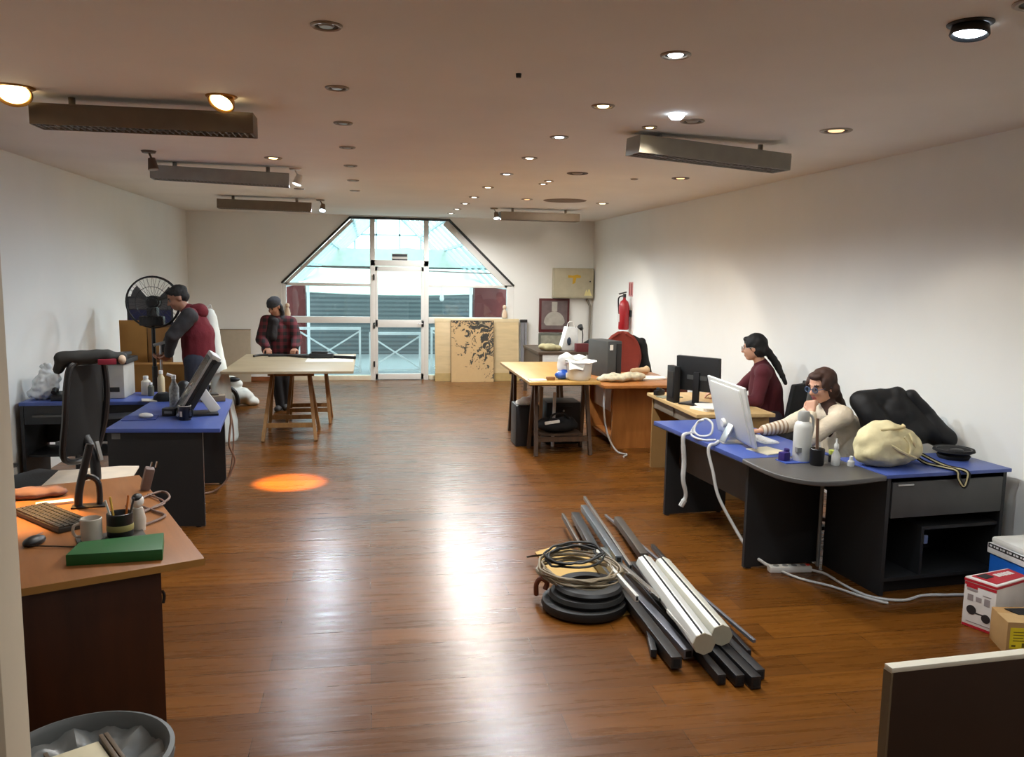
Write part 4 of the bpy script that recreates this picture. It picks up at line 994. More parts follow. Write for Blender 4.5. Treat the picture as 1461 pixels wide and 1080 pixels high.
MB().prism([(.0, .0), (.3, -.06), (.33, .04), (.03, .12)], .17, .173).build('lid_flap', M('card_light', (192, 158, 108), .8), t)
MB().prism([(.12, .08), (.3, .05), (.34, .15), (.1, .16)], .174, .176).build('gap_shade', soft_black, t)  # black sheet on the lid, standing for shade in the opening
e = Vector((.30, -.06, 0)).normalized(); nn = Vector((e.y, -e.x, 0))
mm = Matrix((e, nn, Vector((0, 0, 1)))).transposed().to_4x4()
MB().box(.015, .115, 0, .0015, .035, .145, mm).build('yellow_label', M('label_yellow', (232, 212, 40), .6), t)
b = MB()
for u, z, w in ((.03, .12, .06), (.03, .105, .07), (.03, .09, .05), (.03, .075, .06)): b.box(u, u+w, .0015, .002, z, z+.004, mm)
b.box(.075, .105, .0015, .002, .042, .066, mm).box(.025, .045, .0015, .002, .045, .055, mm)
b.build('label_print', M('label_ink', (110, 96, 20), .7), t)
b = MB(); b.box(.15, .2, 0, .0015, .09, .12, mm); b.build('stamp', M('stamp_brown', (120, 90, 54), .8), t)
t = T('carton', 'tall plain cardboard box at the edge of the photo behind the red product box', 'box', (3.62, 3.68, 0), R(4))
MB().box(0, .3, 0, .06, 0, .40).build('carton', M('card_light'), t, bevel=.003)
MB().box(0, .3, .0, .06, .40, .404).build('top_flap', cardboard, t)
# big dark board close to the viewer
t = T('panel_board', 'large dark brown board with a pale top edge in the near corner', 'board', (1.285, 1.765, 0), R(3.5)); 
MB().box(0, 1.1, 0, .026, .02, .905).build('sheet', M('board_darkbrown', (50, 32, 20), .5, var=.12, scale=2), t)
MB().box(-.004, 1.104, -.001, .028, .905, .918).build('top_edging', M('edge_cream', (214, 206, 186), .4), t, bevel=.002)
MB().box(-.006, 0, -.001, .028, .02, .905).build('side_edging', M('edge_taupe'), t)
for x in (.08, .98): MB().box(x, x+.06, -.12, .16, 0, .03).build('foot', dark_steel, t, bevel=.004)

# ------------------------------------------------------------------ front-left wooden desk
WD = (-.648, 3.32, 0); wa = R(23)
def locw(u, v, z=.742):
    return (WD[0]+u*math.cos(wa)-v*math.sin(wa), WD[1]+u*math.sin(wa)+v*math.cos(wa), z)
t = T('desk', 'orange brown wooden desk with a shade darkened end panel nearest the viewer', 'desk', WD, wa)
MB().box(-.80, 0, 0, 1.56, .712, .742).build('desktop', desk_wood, t, bevel=.003)
MB().box(-.80, .001, -.002, 0, .713, .741).build('front_edging', M('edging_ochre', (172, 124, 62), .4), t)
MB().box(-.78, -.155, .045, .07, 0, .712).build('end_panel', shaded_side, t, bevel=.002)
MB().box(-.78, -.155, 1.48, 1.505, 0, .712).build('end_panel', shaded_side, t)
MB().box(-.62, -.60, .07, 1.48, .30, .712).build('modesty_panel', shaded_side, t)
MB().tube([(-.152, .05, .62), (-.145, .052, .60), (-.15, .05, .57)], .006, 6, smooth=3).build('side_hook', black_plastic, t)
def world_yaw(deg): return R(deg)
# keyboard
t = T('keyboard', 'black computer keyboard on the wooden desk', 'keyboard', (-1.415, 3.925, .742), R(-47))
MB().box(-.225, .225, -.075, .075, 0, .022).build('body', M('kb_dark', (46, 44, 38), .5), t, bevel=.006)
b = MB()
for i in range(18):
    for j in range(6): b.rbox((-.21+i*.0247, -.06+j*.0238, .025), (.0195, .019, .008))
b.build('keys', M('keys_dark', (62, 60, 52), .35), t)
t = T('mouse', 'black mouse with a cord on the wooden desk beside the keyboard', 'mouse', (-1.365, 3.58, .742), R(70))
MB().ell((0, 0, .014), (.055, .033, .022)).build('body', black_plastic, t)
MB().box(.012, .05, -.0015, .0015, .033, .036).build('wheel', grey_plastic, t)
MB().tube([(-.05, 0, .01), (-.02, -.10, .006), (.0, -.2, .005), (.06, -.28, .005)], .003, 6, smooth=6).build('cord', black_cable, t)
# tray with cups
tr = T('desk_tray', 'small black tray under the white mug and pen cup on the wooden desk', 'tray', (-1.075, 3.61, .742), wa)
MB().box(-.13, .13, -.085, .085, 0, .008).build('tray', M('tray_grey', (66, 62, 56), .5), tr, bevel=.004)
t = T('mug', 'white mug with a ring handle on the black tray', 'mug', (-1.145, 3.585, .75), R(200))
MB().lathe([(0, 0), (.036, 0), (.041, .006), (.042, .092), (.039, .095), (.036, .09), (.035, .01), (0, .008)]).build('cup', M('mug_white', (196, 188, 176), .35), t)
MB().tube([(.04, 0, .075), (.062, 0, .07), (.068, 0, .048), (.06, 0, .025), (.04, 0, .02)], .006, 8, smooth=5).build('handle', M('mug_white'), t)
t = T('pen_cup', 'black pen holder with pens and scissors on the tray', 'pen holder', (-1.045, 3.63, .75))
MB().lathe([(0, 0), (.048, 0), (.052, .006), (.052, .1), (.048, .102), (.045, .098), (.045, .01), (0, .008)], seg=24).build('holder', black_plastic, t)
MB().lathe([(.0525, .028), (.0535, .03), (.0535, .052), (.0525, .054)], seg=24).build('sticker_band', M('band_olive', (150, 144, 88), .5), t)
for x, y, tx, ty, c in ((-.02, .01, -.12, .05, (214, 170, 70)), (.01, .02, .1, .1, (200, 110, 40)), (-.01, -.02, -.2, -.1, (220, 220, 214)), (.02, -.01, .25, 0, (60, 60, 64))):
    MB().cyl((x, y, .01), (x+tx*.17, y+ty*.17, .165), .0045).build('pen', M('pen_%d' % c[0], c, .4), t)
t2 = T('figurine', 'little white and black figure standing behind the pen holder', 'figurine', (-1.0, 3.73, .742))
MB().lathe([(0, 0), (.03, 0), (.034, .05), (.022, .1), (0, .11)]).build('body', M('mug_white'), t2)
MB().ell((0, 0, .13), (.028, .028, .03)).build('head', white_plastic, t2)
MB().ell((.0, .0, .145), (.022, .03, .018)).build('dark_cap', black_plastic, t2)
o = MB().prism([(0, 0), (.345, .025), (.30, .245), (.0, .16)], 0, .045).build('green_folder', M('folder_green', (26, 92, 40), .5, var=.05), loc=(-1.148, 3.29, .742), bevel=.004); tag(o, 'flat green box file at the front edge of the wooden desk', 'folder')
o = MB().tube([(-1.05, 3.95, .75), (-.98, 4.2, .75), (-1.05, 4.35, .75), (-1.12, 4.15, .752), (-1.0, 4.0, .75), (-.93, 3.9, .75), (-1.0, 3.75, .75)], .006, 7, smooth=8).tube([(-1.1, 4.3, .75), (-.98, 4.12, .752), (-1.08, 3.98, .752), (-1.15, 4.1, .75)], .005, 7, smooth=8).build('cables', M('cable_taupe', (120, 96, 84), .6)); tag(o, 'tangled grey brown cables on the back of the wooden desk', 'cable')
t = T('cable_end', 'grey plug adapter standing among the tangled cables', 'plug', (-1.13, 4.42, .742), R(20))
MB().rbox((0, 0, .06), (.045, .05, .12), (R(8), R(14), 0)).build('adapter', M('adapter_taupe', (122, 104, 98), .5), t, bevel=.008)
for s in (-.012, .012): MB().cyl((s+.028, 0, .115), (s+.036, 0, .145), .004).build('pin', chrome, t)
t = T('monitor_stand', 'black slanted stand with a hooped foot at the back of the wooden desk', 'stand', (-1.34, 4.13, .742), R(10))
MB().tube([(-.03, 0, .01), (-.02, 0, .1), (.03, .02, .30)], .018, 10, smooth=4).build('pole', black_plastic, t)
MB().tube([(-.015, .01, .13), (.02, .01, .145), (.055, .01, .12), (.062, .01, .06), (.06, .01, .0)], .014, 8, smooth=4).build('hoop', black_plastic, t)
MB().box(-.06, .09, -.03, .04, 0, .008).build('base', black_plastic, t, bevel=.003)
o = blob('cloth', [eli((0, 0, .02), (.12, .07, .03)), eli((.1, .02, .02), (.07, .05, .025)), eli((-.12, 0, .02), (.07, .05, .03))], M('cloth_taupe', (110, 84, 76), .9, var=.1), None, .01, 3, .01, 20, loc=(-1.66, 4.34, .742)); tag(o, 'crumpled taupe cloth on the wall side of the wooden desk', 'cloth')
o = MB().rbox((0, 0, .006), (.16, .05, .012), (0, 0, R(20))).build('paper_strip', paper, loc=(-1.5, 4.2, .742)); tag(o, 'narrow white strip at the top of the black keyboard', 'paper')

# grey bin in the near corner
t = T('round_bin', 'round grey plastic tub in the near corner under the wooden desk', 'bin', (-.835, 2.44, 0))
gb_ = M('tub_grey', (92, 94, 92), .5)
MB().lathe([(0, 0), (.19, 0), (.20, .01), (.235, .44), (.25, .445), (.252, .46), (.238, .465), (.226, .45), (.222, .40), (.192, .02), (0, .02)], seg=48).build('tub', gb_, t)
def lin_(u, v):
    a = 2*PI*u; r = .222*(1-v)+.03
    return (r*math.cos(a), r*math.sin(a), 0.43-.07*v+.016*math.sin(7*a)*v*(1-v)*3+.01*math.sin(13*a+4*v))
MB().grid(lin_, 60, 12).build('bin_liner', M('liner_grey', (118, 120, 118), .35, var=.1), t)
pk = T('picture_block', 'cream slatted packet lying in the round grey tub', 'packet', (-.82, 2.40, .455), R(32))
MB().rbox((0, 0, 0), (.13, .17, .02)).build('packet', M('packet_cream', (214, 204, 172), .6), pk, bevel=.003)
for x in (-.075, .075, .09): MB().rbox((x, 0, .006), (.012, .2, .03)).build('side_strip', M('strip_brown', (96, 80, 62), .5), pk, bevel=.002)

# ------------------------------------------------------------------ mesh chair behind the wooden desk
t = T('office_chair', 'black mesh backed office chair with a white board lying on its seat', 'chair', (-2.01, 5.42, 0), R(66), 'office chairs')
MB().box(-.25, .25, -.22, .26, .49, .57).build('seat', soft_black, t, bevel=.03, seg=3)
fr = MB().tube([(-.12, -.30, .74), (-.165, -.36, 1.0), (-.15, -.38, 1.25), (-.09, -.385, 1.32), (.09, -.385, 1.32), (.15, -.38, 1.25), (.165, -.36, 1.0), (.12, -.30, .74)], .019, 8, True, smooth=6).build('back_frame', black_plastic, t)
def mesh_fn(u, v): return ((u-.5)*(.25+.06*math.sin(PI*v)), -.32-.06*v+.03*(2*u-1)**2-.03, .76+.54*v)
MB().grid(mesh_fn, 12, 14, .012).build('back_mesh', M('mesh_black', (15, 15, 16), .8), t)
MB().rbox((0, -.30, .98), (.14, .02, .09)).build('lumbar_pad', M('lumbar_grey', (110, 108, 104), .5), t, bevel=.008)
MB().tube([(0, -.34, .86), (0, -.40, .74), (0, -.40, .55), (0, -.32, .44), (0, -.05, .43)], .03, 10, smooth=5).build('back_stem', black_plastic, t)
MB().rbox((0, -.438, .78), (.03, .012, .12), (R(-14), 0, 0)).build('stem_plate', M('lumbar_grey'), t, bevel=.004)
MB().cyl((0, 0, .1), (0, 0, .46), .028).cyl((0, 0, .44), (0, 0, .49), .1, .14).build('gas_column', black_plastic, t)
for k in range(5):
    a = 2*PI*k/5+.2; c, s = math.cos(a), math.sin(a)
    lg = MB().beam((.02*c, .02*s, .11), (.30*c, .30*s, .075), .045, .03).build('leg', black_plastic, t, bevel=.006)
    MB().cyl((.295*c-.012*s, .295*s+.012*c, .03), (.295*c+.012*s, .295*s-.012*c, .03), .03).build('caster', black_plastic, lg)
for s in (-1, 1):
    ar = MB().tube([(s*.24, 0, .52), (s*.31, 0, .54), (s*.31, 0, .72)], .017, 8, smooth=4).build('armrest', black_plastic, t)
    MB().box(s*.31-.035, s*.31+.035, -.12, .14, .72, .745).build('arm_pad', black_plastic, ar, bevel=.01)
hd = T('headrest_cushion', 'flat dark bag draped over the top of the mesh chair back', 'bag', (-1.65, 5.20, 1.325), R(12))
blob('bag', [cap((-.12, 0, .02), (.12, .0, .035), .045, .04), cap((.1, 0, .035), (.2, .02, .02), .035, .03), cap((-.12, 0, .02), (-.14, 0, -.04), .04, .03)], M('bag_blackgrey', (40, 42, 42), .8), hd, .01, 3, .006, 16)
MB().rbox((.12, -.03, .0), (.1, .02, .035)).build('red_flap', M('flap_red', (120, 24, 44), .6), hd, bevel=.006)
MB().ell((.2, -.02, .01), (.022, .02, .028)).build('pale_clip', M('clip_pale', (190, 170, 150), .5), hd)
o = MB().prism([(-.26, -.22), (.22, -.24), (.27, .16), (.16, .2), (-.2, .19)], 0, .012).build('white_board', M('board_white', (226, 212, 192), .6), loc=(-1.72, 5.44, .575), rot=R(14)); tag(o, 'white flat board resting on the seat of the mesh chair', 'board')

# ------------------------------------------------------------------ blue corner desk by the left wall
t = T('desk', 'blue topped charcoal desk carrying the tilted old monitor', 'desk', (-1.85, 6.17, 0))
MB().prism([(0, .01), (.79, -.05), (.66, 1.34), (.42, 1.62), (0, 1.62)], .712, .742).build('desktop', blue_top, t, bevel=.003)
MB().prism([(.0, .05), (.66, -.005), (.66, .022), (0, .077)], .01, .712).build('end_panel', M('charcoal_dark', (34, 35, 37), .5), t)
MB().prism([(.38, 1.27), (.60, 1.27), (.60, 1.295), (.38, 1.295)], .01, .712).build('end_panel', M('charcoal_dark'), t)
MB().box(.40, .42, .08, 1.27, .3, .712).build('modesty_panel', M('charcoal_dark'), t)
for x, y in ((.06, .06), (.61, .02), (.56, 1.28)): MB().cyl((x, y, 0), (x, y, .012), .02).build('foot', black_plastic, t)
MB().prism([(.03, .045), (.09, .04), (.06, .037)], .66, .70).build('corner_bracket', grey_plastic, t)
t = T('desk', 'blue topped return desk with a black drawer along the wall by the fan', 'desk', (-2.90, 7.45, 0))
MB().box(0, 1.05, 0, .58, .712, .742).build('desktop', blue_top, t, bevel=.003)
MB().box(.0, .025, .02, .56, .01, .712).build('end_panel', M('charcoal_dark'), t)
MB().box(.03, 1.0, .02, .04, .55, .712).build('drawer_front', M('drawer_black', (24, 25, 28), .45), t, bevel=.004)
MB().box(.10, .52, -.0, .02, .615, .632).build('drawer_handle', M('dark_steel2', (84, 84, 84), .4, .5), t)
MB().box(.025, 1.02, .5, .52, .3, .55).build('back_panel', M('charcoal_dark'), t)
MB().box(.03, 1.0, .06, .5, .26, .28).build('low_shelf', M('charcoal_dark'), t)
o = MB().cyl((0, 0, .012), (.07, .04, .25), .03).build('paper_roll', paper, loc=(-2.62, 7.66, .282)); tag(o, 'white paper roll leaning on the low shelf under the return desk', 'paper roll')
t = T('keyboard_tray', 'black keyboard tray sticking out of the inner corner of the blue desk', 'tray', (-2.05, 7.05, .0))
MB().rbox((.05, .12, .66), (.55, .30, .02), (0, 0, R(20))).build('tray', black_plastic, t, bevel=.004)
for s in (-.18, .2): MB().box(s, s+.02, .3, .42, .66, .712).build('runner', dark_steel, t)
# on it
t = T('plastic_bag', 'white knotted plastic bag at the wall end of the return desk', 'bag', (-2.76, 7.66, .742))
blob('bag', [eli((0, 0, .11), (.10, .1, .12)), eli((.01, 0, .22), (.05, .05, .06)), cap((.01, 0, .24), (-.02, .02, .285), .025, .02), cap((.01, 0, .24), (.05, .0, .29), .025, .022), cap((.01, .0, .25), (.015, -.02, .30), .02, .016), eli((.05, 0, .16), (.07, .08, .08)), eli((-.05, .0, .05), (.09, .1, .05))], M('bag_white'), t, .009, 1, .022, 26)
t = T('telephone', 'flat black telephone beside the white plastic bag', 'telephone', (-2.58, 7.60, .742), R(6))
MB().rbox((0, 0, .03), (.2, .18, .05), (R(8), 0, 0)).build('base', black_plastic, t, bevel=.012)
MB().tube([(-.08, .05, .075), (-.08, 0, .09), (-.08, -.06, .07)], .02, 8, smooth=4).build('handset', black_plastic, t)
t = T('printer', 'pale grey printer with a black lid on the return desk behind the mesh chair', 'printer', (-2.30, 7.80, .742))
MB().box(-.2, .19, -.17, .17, 0, .30).build('body', M('printer_grey', (176, 174, 166), .5), t, bevel=.012)
MB().box(-.23, .22, -.19, .19, .30, .345).build('lid', black_plastic, t, bevel=.01)
MB().rbox((.0, .0, .36), (.36, .3, .03), (0, R(-4), 0)).build('top_cover', M('cover_black', (34, 35, 36), .45), t, bevel=.01)
MB().box(-.16, .15, -.175, -.168, .06, .1).build('paper_slot', black_plastic, t)
MB().rbox((-.05, -.13, .012), (.2, .14, .006)).build('paper_tray', M('printer_grey'), t)
for (x, y, h, r, c, lab, nm) in ((-1.99, 7.86, .17, .04, (206, 200, 184), 'cream jar beside the printer on the return desk', 'jar'), (-1.86, 7.86, .22, .03, (190, 176, 140), 'tan tall bottle beside the cream jar on the blue desk', 'bottle'), (-1.93, 7.78, .12, .026, (90, 92, 80), 'small dark bottle before the cream jar', 'bottle')):
    t = T(nm, lab, nm, (x, y, .742))
    MB().lathe([(0, 0), (r, 0), (r*1.05, .01), (r, h*.7), (r*.5, h*.82), (r*.5, h*.88)]).build('body', M('bottle_%d' % c[0], c, .35), t)
    MB().lathe([(r*.56, h*.86), (r*.56, h), (0, h)]).build('cap', white_plastic, t)
t = T('spray_bottle', 'clear patterned bottle standing just behind the tilted old monitor', 'bottle', (-1.56, 7.0, .742))
MB().lathe([(0, 0), (.035, 0), (.038, .01), (.038, .18), (.016, .23), (.016, .25)]).build('bottle', M('bottle_pattern', (150, 152, 148), .3, var=.5, scale=50), t)
MB().lathe([(.018, .25), (.018, .28), (0, .285)]).cyl((0, 0, .27), (-.05, 0, .29), .012).build('trigger_head', white_plastic, t)
t = T('hat', 'dark cap with a pale brim on the blue desk below the fan', 'hat', (-1.76, 7.5, .742))
MB().lathe([(0, .07), (.05, .065), (.08, .035), (.085, 0), (0, 0)]).build('crown', soft_black, t)
MB().rbox((-.1, -.03, .006), (.14, .13, .012), (0, R(4), .3)).build('brim', M('brim_pale', (196, 190, 174), .7), t, bevel=.005)
o = blob('speaker', [eli((0, 0, .09), (.07, .07, .09)), eli((0, 0, .05), (.08, .08, .05))], black_plastic, None, .01, 3, loc=(-1.58, 7.45, .742)); tag(o, 'round black speaker on the blue desk behind the clear bottle', 'speaker')
# old tilted monitor
t = T('monitor', 'old black monitor tilted far back on the blue desk with a silver top', 'monitor', (-1.40, 6.72, .742), R(-76), 'computer screens')
m = Matrix.Translation((0, -.09, .03)) @ Euler((R(-31), 0, 0)).to_matrix().to_4x4()
MB().box(-.20, .20, 0, .035, 0, .50, m).build('bezel', black_plastic, t, bevel=.005)
MB().box(-.18, .18, -.002, .001, .03, .47, m).build('screen', scr, t)
MB().box(-.205, .205, .034, .085, .02, .515, m).build('back_shell', M('monitor_back'), t, bevel=.012)
MB().box(-.205, .205, -.004, .07, .50, .535, m).build('top_cover', M('cover_silver', (184, 182, 178), .45), t, bevel=.008)
MB().box(-.208, -.2, -.004, .012, 0, .5, m).box(.2, .208, -.004, .012, 0, .5, m).build('silver_frame', silver, t)
MB().cyl(m @ Vector((.206, .035, .49)), m @ Vector((.212, .035, .49)), .018).build('round_port', black_plastic, t)
MB().beam((0, .05, .26), (0, .21, .02), .04, .08, up=(0, 1, 1)).build('support_leg', white_plastic, t, bevel=.006)
MB().box(-.1, .1, -.02, .22, 0, .02).build('base', black_plastic, t, bevel=.005)
t = T('mug', 'black mug with a pale pattern in front of the tilted old monitor', 'mug', (-1.375, 6.50, .742), R(-30))
MB().lathe([(0, 0), (.04, 0), (.044, .006), (.044, .105), (.041, .108), (.038, .1), (.036, .01), (0, .01)]).build('cup', M('mug_black', (20, 22, 28), .3), t)
MB().tube([(.043, 0, .085), (.068, 0, .08), (.07, 0, .05), (.062, 0, .03), (.043, 0, .025)], .006, 8, smooth=5).build('handle', M('mug_black'), t)
MB().lathe([(.0415, .106), (.045, .106), (.045, .112), (.0415, .112)]).build('pale_rim', M('mug_white'), t)
MB().rbox((0, -.0435, .05), (.02, .003, .04)).build('pale_pattern', M('mug_white'), t)
o = MB().rbox((0, 0, .003), (.24, .2, .005), (0, 0, R(6))).build('mouse_pad', M('pad_navy', (44, 62, 130), .7), loc=(-1.72, 6.60, .742)); tag(o, 'darker blue mouse pad on the blue desk', 'mouse pad')
t = T('mouse', 'white mouse on the darker blue mouse pad', 'mouse', (-1.68, 6.60, .748), R(-20))
MB().ell((0, 0, .014), (.058, .034, .022)).build('body', white_plastic, t)
MB().box(-.05, -.02, -.0015, .0015, .030, .034).build('wheel', grey_plastic, t)
t = T('notepad_box', 'small black box on the blue desk between the mouse and the monitor', 'box', (-1.53, 6.72, .742), R(-8))
MB().rbox((0, 0, .03), (.1, .09, .06)).build('body', black_plastic, t, bevel=.006)
MB().box(-.03, .03, -.046, -.045, .02, .04).build('label_strip', grey_plastic, t)
t = T('desk_clutter_box', 'grey brown open box at the far edge of the blue desk', 'box', (-1.34, 7.45, .742), R(10))
MB().box(-.1, .1, -.07, .07, 0, .05).build('tray', M('tray_brown', (120, 104, 84), .7), t, bevel=.006)
MB().rbox((-.02, 0, .055), (.12, .09, .03), (0, .1, .2)).build('contents', M('contents_dark', (60, 54, 46), .8), t, bevel=.008)
o = MB().tube([(-1.19, 7.30, .74), (-1.17, 7.28, .6), (-1.18, 7.22, .4), (-1.14, 7.25, .25), (-1.2, 7.2, .1), (-1.3, 7.15, .015), (-1.42, 7.05, .012)], .009, 8, smooth=8).tube([(-1.2, 7.36, .74), (-1.16, 7.33, .5), (-1.17, 7.30, .25), (-1.2, 7.25, .1)], .007, 8, smooth=8).build('cables', M('cable_brown', (128, 96, 76), .6)); tag(o, 'brownish cables falling from the blue desk edge to the floor', 'cable')

# ------------------------------------------------------------------ things against the left wall
t = T('pedestal_fan', 'large black pedestal fan beside the man in the maroon hoodie', 'fan', (-2.235, 9.2, 0))
fm = M('fan_black', (22, 23, 25), .4)
MB().lathe([(0, 0), (.24, 0), (.25, .012), (.2, .03), (.05, .06), (.03, .09), (0, .09)], seg=32).build('base', fm, t)
MB().cyl((0, 0, .05), (0, 0, 1.42), .02).cyl((0, 0, .05), (0, 0, .85), .028).build('pole', fm, t)
MB().rbox((0, .02, 1.42), (.1, .12, .1)).cyl((0, .0, 1.525), (0, .16, 1.525), .07, .06).build('motor', fm, t, bevel=.01)
MB().rbox((0.0, -.03, 1.33), (.24, .1, .10)).build('control_box', fm, t, bevel=.015)
rx = (R(90), 0, 0); fc = Vector((.02, -.06, 1.525)); Rf = .262
cg = MB().torus(fc, Rf, .008, rx, 40, 6).torus(fc+Vector((0, .03, 0)), Rf+.004, .009, rx, 40, 6).torus(fc+Vector((0, -.045, 0)), .05, .006, rx, 20, 6).torus(fc+Vector((0, -.03, 0)), Rf*.62, .003, rx, 36, 5)
b = cg
for k in range(36):
    a = 2*PI*k/36; c, s = math.cos(a), math.sin(a)
    b.tube([fc+Vector((.05*c, -.045, .05*s)), fc+Vector((.15*c, -.04, .15*s)), fc+Vector((Rf*c, 0, Rf*s))], .0016, 4)
b.build('front_cage', fm, t)
b = MB().torus(fc+Vector((0, .11, 0)), .06, .006, rx, 20, 6)
for k in range(24):
    a = 2*PI*k/24; c, s = math.cos(a), math.sin(a)
    b.tube([fc+Vector((.06*c, .11, .06*s)), fc+Vector((.17*c, .09, .17*s)), fc+Vector((Rf*c, .03, Rf*s))], .0016, 4)
b.build('back_cage', fm, t)
hb = MB().cyl(fc+Vector((0, -.02, 0)), fc+Vector((0, .05, 0)), .04).build('hub', fm, t)
for k in range(3):
    a0 = 2*PI*k/3+.5
    def bl(u, v, a0=a0):
        r = .035+.19*u; a = a0+(v-.5)*(.42+.2*u); return (fc.x+r*math.cos(a), fc.y+.01+.03*(v-.5), fc.z+r*math.sin(a))
    MB().grid(bl, 8, 6, .003).build('blade', M('blade_grey', (70, 72, 74), .4), t)
t = T('framed_board', 'dark framed board with a blue lower half leaning on the wall behind the fan', 'board', (-2.42, 9.86, .0))
MB().box(-.24, .24, 0, .03, 1.24, 1.56).build('frame', M('board_frame_dark', (40, 40, 46), .5), t, bevel=.004)
MB().box(-.22, .22, -.004, 0, 1.42, 1.54).build('grey_field', M('field_grey', (84, 82, 82), .7), t)
MB().box(-.22, .22, -.004, 0, 1.26, 1.41).build('blue_field', M('field_navy', (30, 34, 74), .7), t)
MB().box(-.245, -.238, -.006, .03, 1.24, 1.56).build('pale_edge', grey_plastic, t)
MB().box(-.22, .22, .0, .03, 0, 1.24).build('backing_panel', M('backing_brown', (96, 70, 44), .8), t)
t = T('cardboard_sheet', 'big brown cardboard sheet standing behind the fan pole', 'cardboard', (-2.46, 9.74, 0))
MB().box(-.26, .02, 0, .012, 0, 1.30).build('sheet', M('card_ochre', (160, 116, 58), .85, var=.06), t)
MB().box(.03, .27, .015, .027, 0, 1.22).build('sheet', M('card_ochre2', (132, 94, 50), .85, var=.06), t)
t = T('cardboard_box', 'brown cardboard box below the fan between the printer and the man', 'box', (-2.33, 9.53, 0))
MB().box(-.40, .42, -.06, .16, 0, .84).build('carton', M('card_ochre'), t, bevel=.004)
MB().box(-.405, -.32, -.066, -.058, 0, .83).build('dark_side_strip', M('card_redbrown', (96, 42, 22), .7), t)
def drp(u, v):
    return (-.09+.18*u*(1-.55*(1-v)), -.02+.10*math.sin(6*u+2*v)*(.2+.3*v)*.3+.05*u, 1.45-1.4*v+.02*math.sin(5*u))
t = T('cloth_roll', 'tall white cloth hanging in folds behind the man in the maroon hoodie', 'cloth', (-1.60, 9.36, 0))
blob('cloth', [cap((-.09, 0, 1.40), (-.03, 0, .80), .05, .10), cap((-.03, 0, .80), (.0, 0, .06), .075, .12), cap((-.05, 0, 1.36), (.03, .02, .7), .03, .06), cap((.03, .02, .7), (.08, .04, .06), .06, .1)], M('cloth_white', (216, 222, 216), .8, var=.03), t, .014, 5, .014, 7)
MB().tube([(-.1, 0, 1.42), (-.115, 0, 1.47), (-.08, 0, 1.49), (-.07, 0, 1.44)], .007, 6, smooth=4).build('hanging_loop', white_cable, t)
t = T('white_sack', 'white crumpled sack with a black hoop on the floor beyond the blue desk', 'sack', (-1.93, 11.9, 0))
blob('sack', [eli((-.08, 0, .17), (.24, .2, .18)), eli((.16, -.02, .12), (.18, .16, .12)), eli((.3, -.04, .06), (.12, .1, .06)), eli((.0, .02, .30), (.18, .14, .1))], M('sack_white', (214, 214, 206), .7, var=.05), t, .016, 3, .03, 9)
MB().tube([(-.30, -.18, .05), (-.24, -.24, .26), (-.05, -.27, .32), (.12, -.25, .22), (.16, -.23, .04)], .03, 8, smooth=6).build('black_hoop', black_plastic, t)
MB().ell((.08, -.1, .37), (.09, .05, .035)).build('black_mark', black_plastic, t)
t = T('wheeled_base', 'dark wheeled base on the floor in front of the white sack', 'base', (-2.18, 11.5, 0))
MB().cyl((0, 0, .03), (0, 0, .34), .03).rbox((0, 0, .12), (.2, .16, .06)).rbox((0, 0, .32), (.09, .08, .07)).build('body', M('base_grey', (70, 66, 60), .5), t, bevel=.006)
for x in (-.11, .11):
    for y in (-.08, .08): MB().cyl((x-.012, y, .035), (x+.012, y, .035), .035).build('wheel', black_plastic, t)
# tool held up near the man
# ------------------------------------------------------------------ heap on the floor
o = MB().prism([(0, .04), (.30, .10), (.36, 1.0), (.12, 1.28), (-.06, 1.16)], 0, .012).build('flat_carton', M('carton_yellow', (196, 158, 84), .7, var=.06), loc=(1.16, 4.14, 0)); tag(o, 'flattened yellowish carton under the black cable coil', 'cardboard')
def coil(name, label, loc, rads, r, mat, jitter=.01, rot=(0, 0, 0), group=None, squash=1.):
    random.seed(len(label))
    pts = []
    for k, (rr, z) in enumerate(rads):
        for i in range(20):
            a = 2*PI*i/20
            f = i/20; r2, z2 = rads[min(k+1, len(rads)-1)]
            R_ = rr*(1-f)+r2*f; Z = z*(1-f)+z2*f
            pts.append((R_*math.cos(a)+random.uniform(-jitter, jitter), squash*R_*math.sin(a)+random.uniform(-jitter, jitter), Z))
    o = MB().tube(pts, r, 7, smooth=2).build(name, mat, loc=loc, rot=rot)
    return tag(o, label, 'cable coil', group)
hose = M('hose_black', (21, 21, 20), .55)
t = T('hose_coil', 'thick black flat coil stacked in rings on the yellowish carton', 'cable coil', (1.195, 4.36, .014))
MB().lathe([(0.153, .0), (0.239, .0), (0.245, .02), (0.239, .045), (0.216, .05), (0.153, .05), (.17, 0)], seg=48).build('ring', hose, t)
MB().lathe([(0.135, .05), (0.203, .05), (0.214, .07), (0.203, .092), (0.135, .092), (0.135, .05)], seg=48).build('ring', hose, t, loc=(.012, .0, 0))
MB().lathe([(0.117, .092), (0.184, .092), (0.194, .115), (0.180, .13), (0.117, .13), (0.117, .092)], seg=48).build('ring', M('hose_black2', (26, 25, 25), .45), t, loc=(.025, .01, 0))
coil('cable_coil', 'loose tan cable coil lying on top of the black rings', (1.20, 4.52, .135), [(.24, 0), (.25, .012), (.21, .02), (.26, .035), (.23, .045), (.2, .05), (.24, .06)], .007, M('cable_tan', (130, 116, 92), .5), .016, (R(5), R(3), 0), None, .85)
coil('cable_coil', 'thin black cable coil tangled inside the tan cable coil', (1.19, 4.60, .215), [(.15, 0), (.19, .01), (.13, .02), (.17, .03)], .007, black_cable, .014, (R(10), R(-4), 0), None, .7)
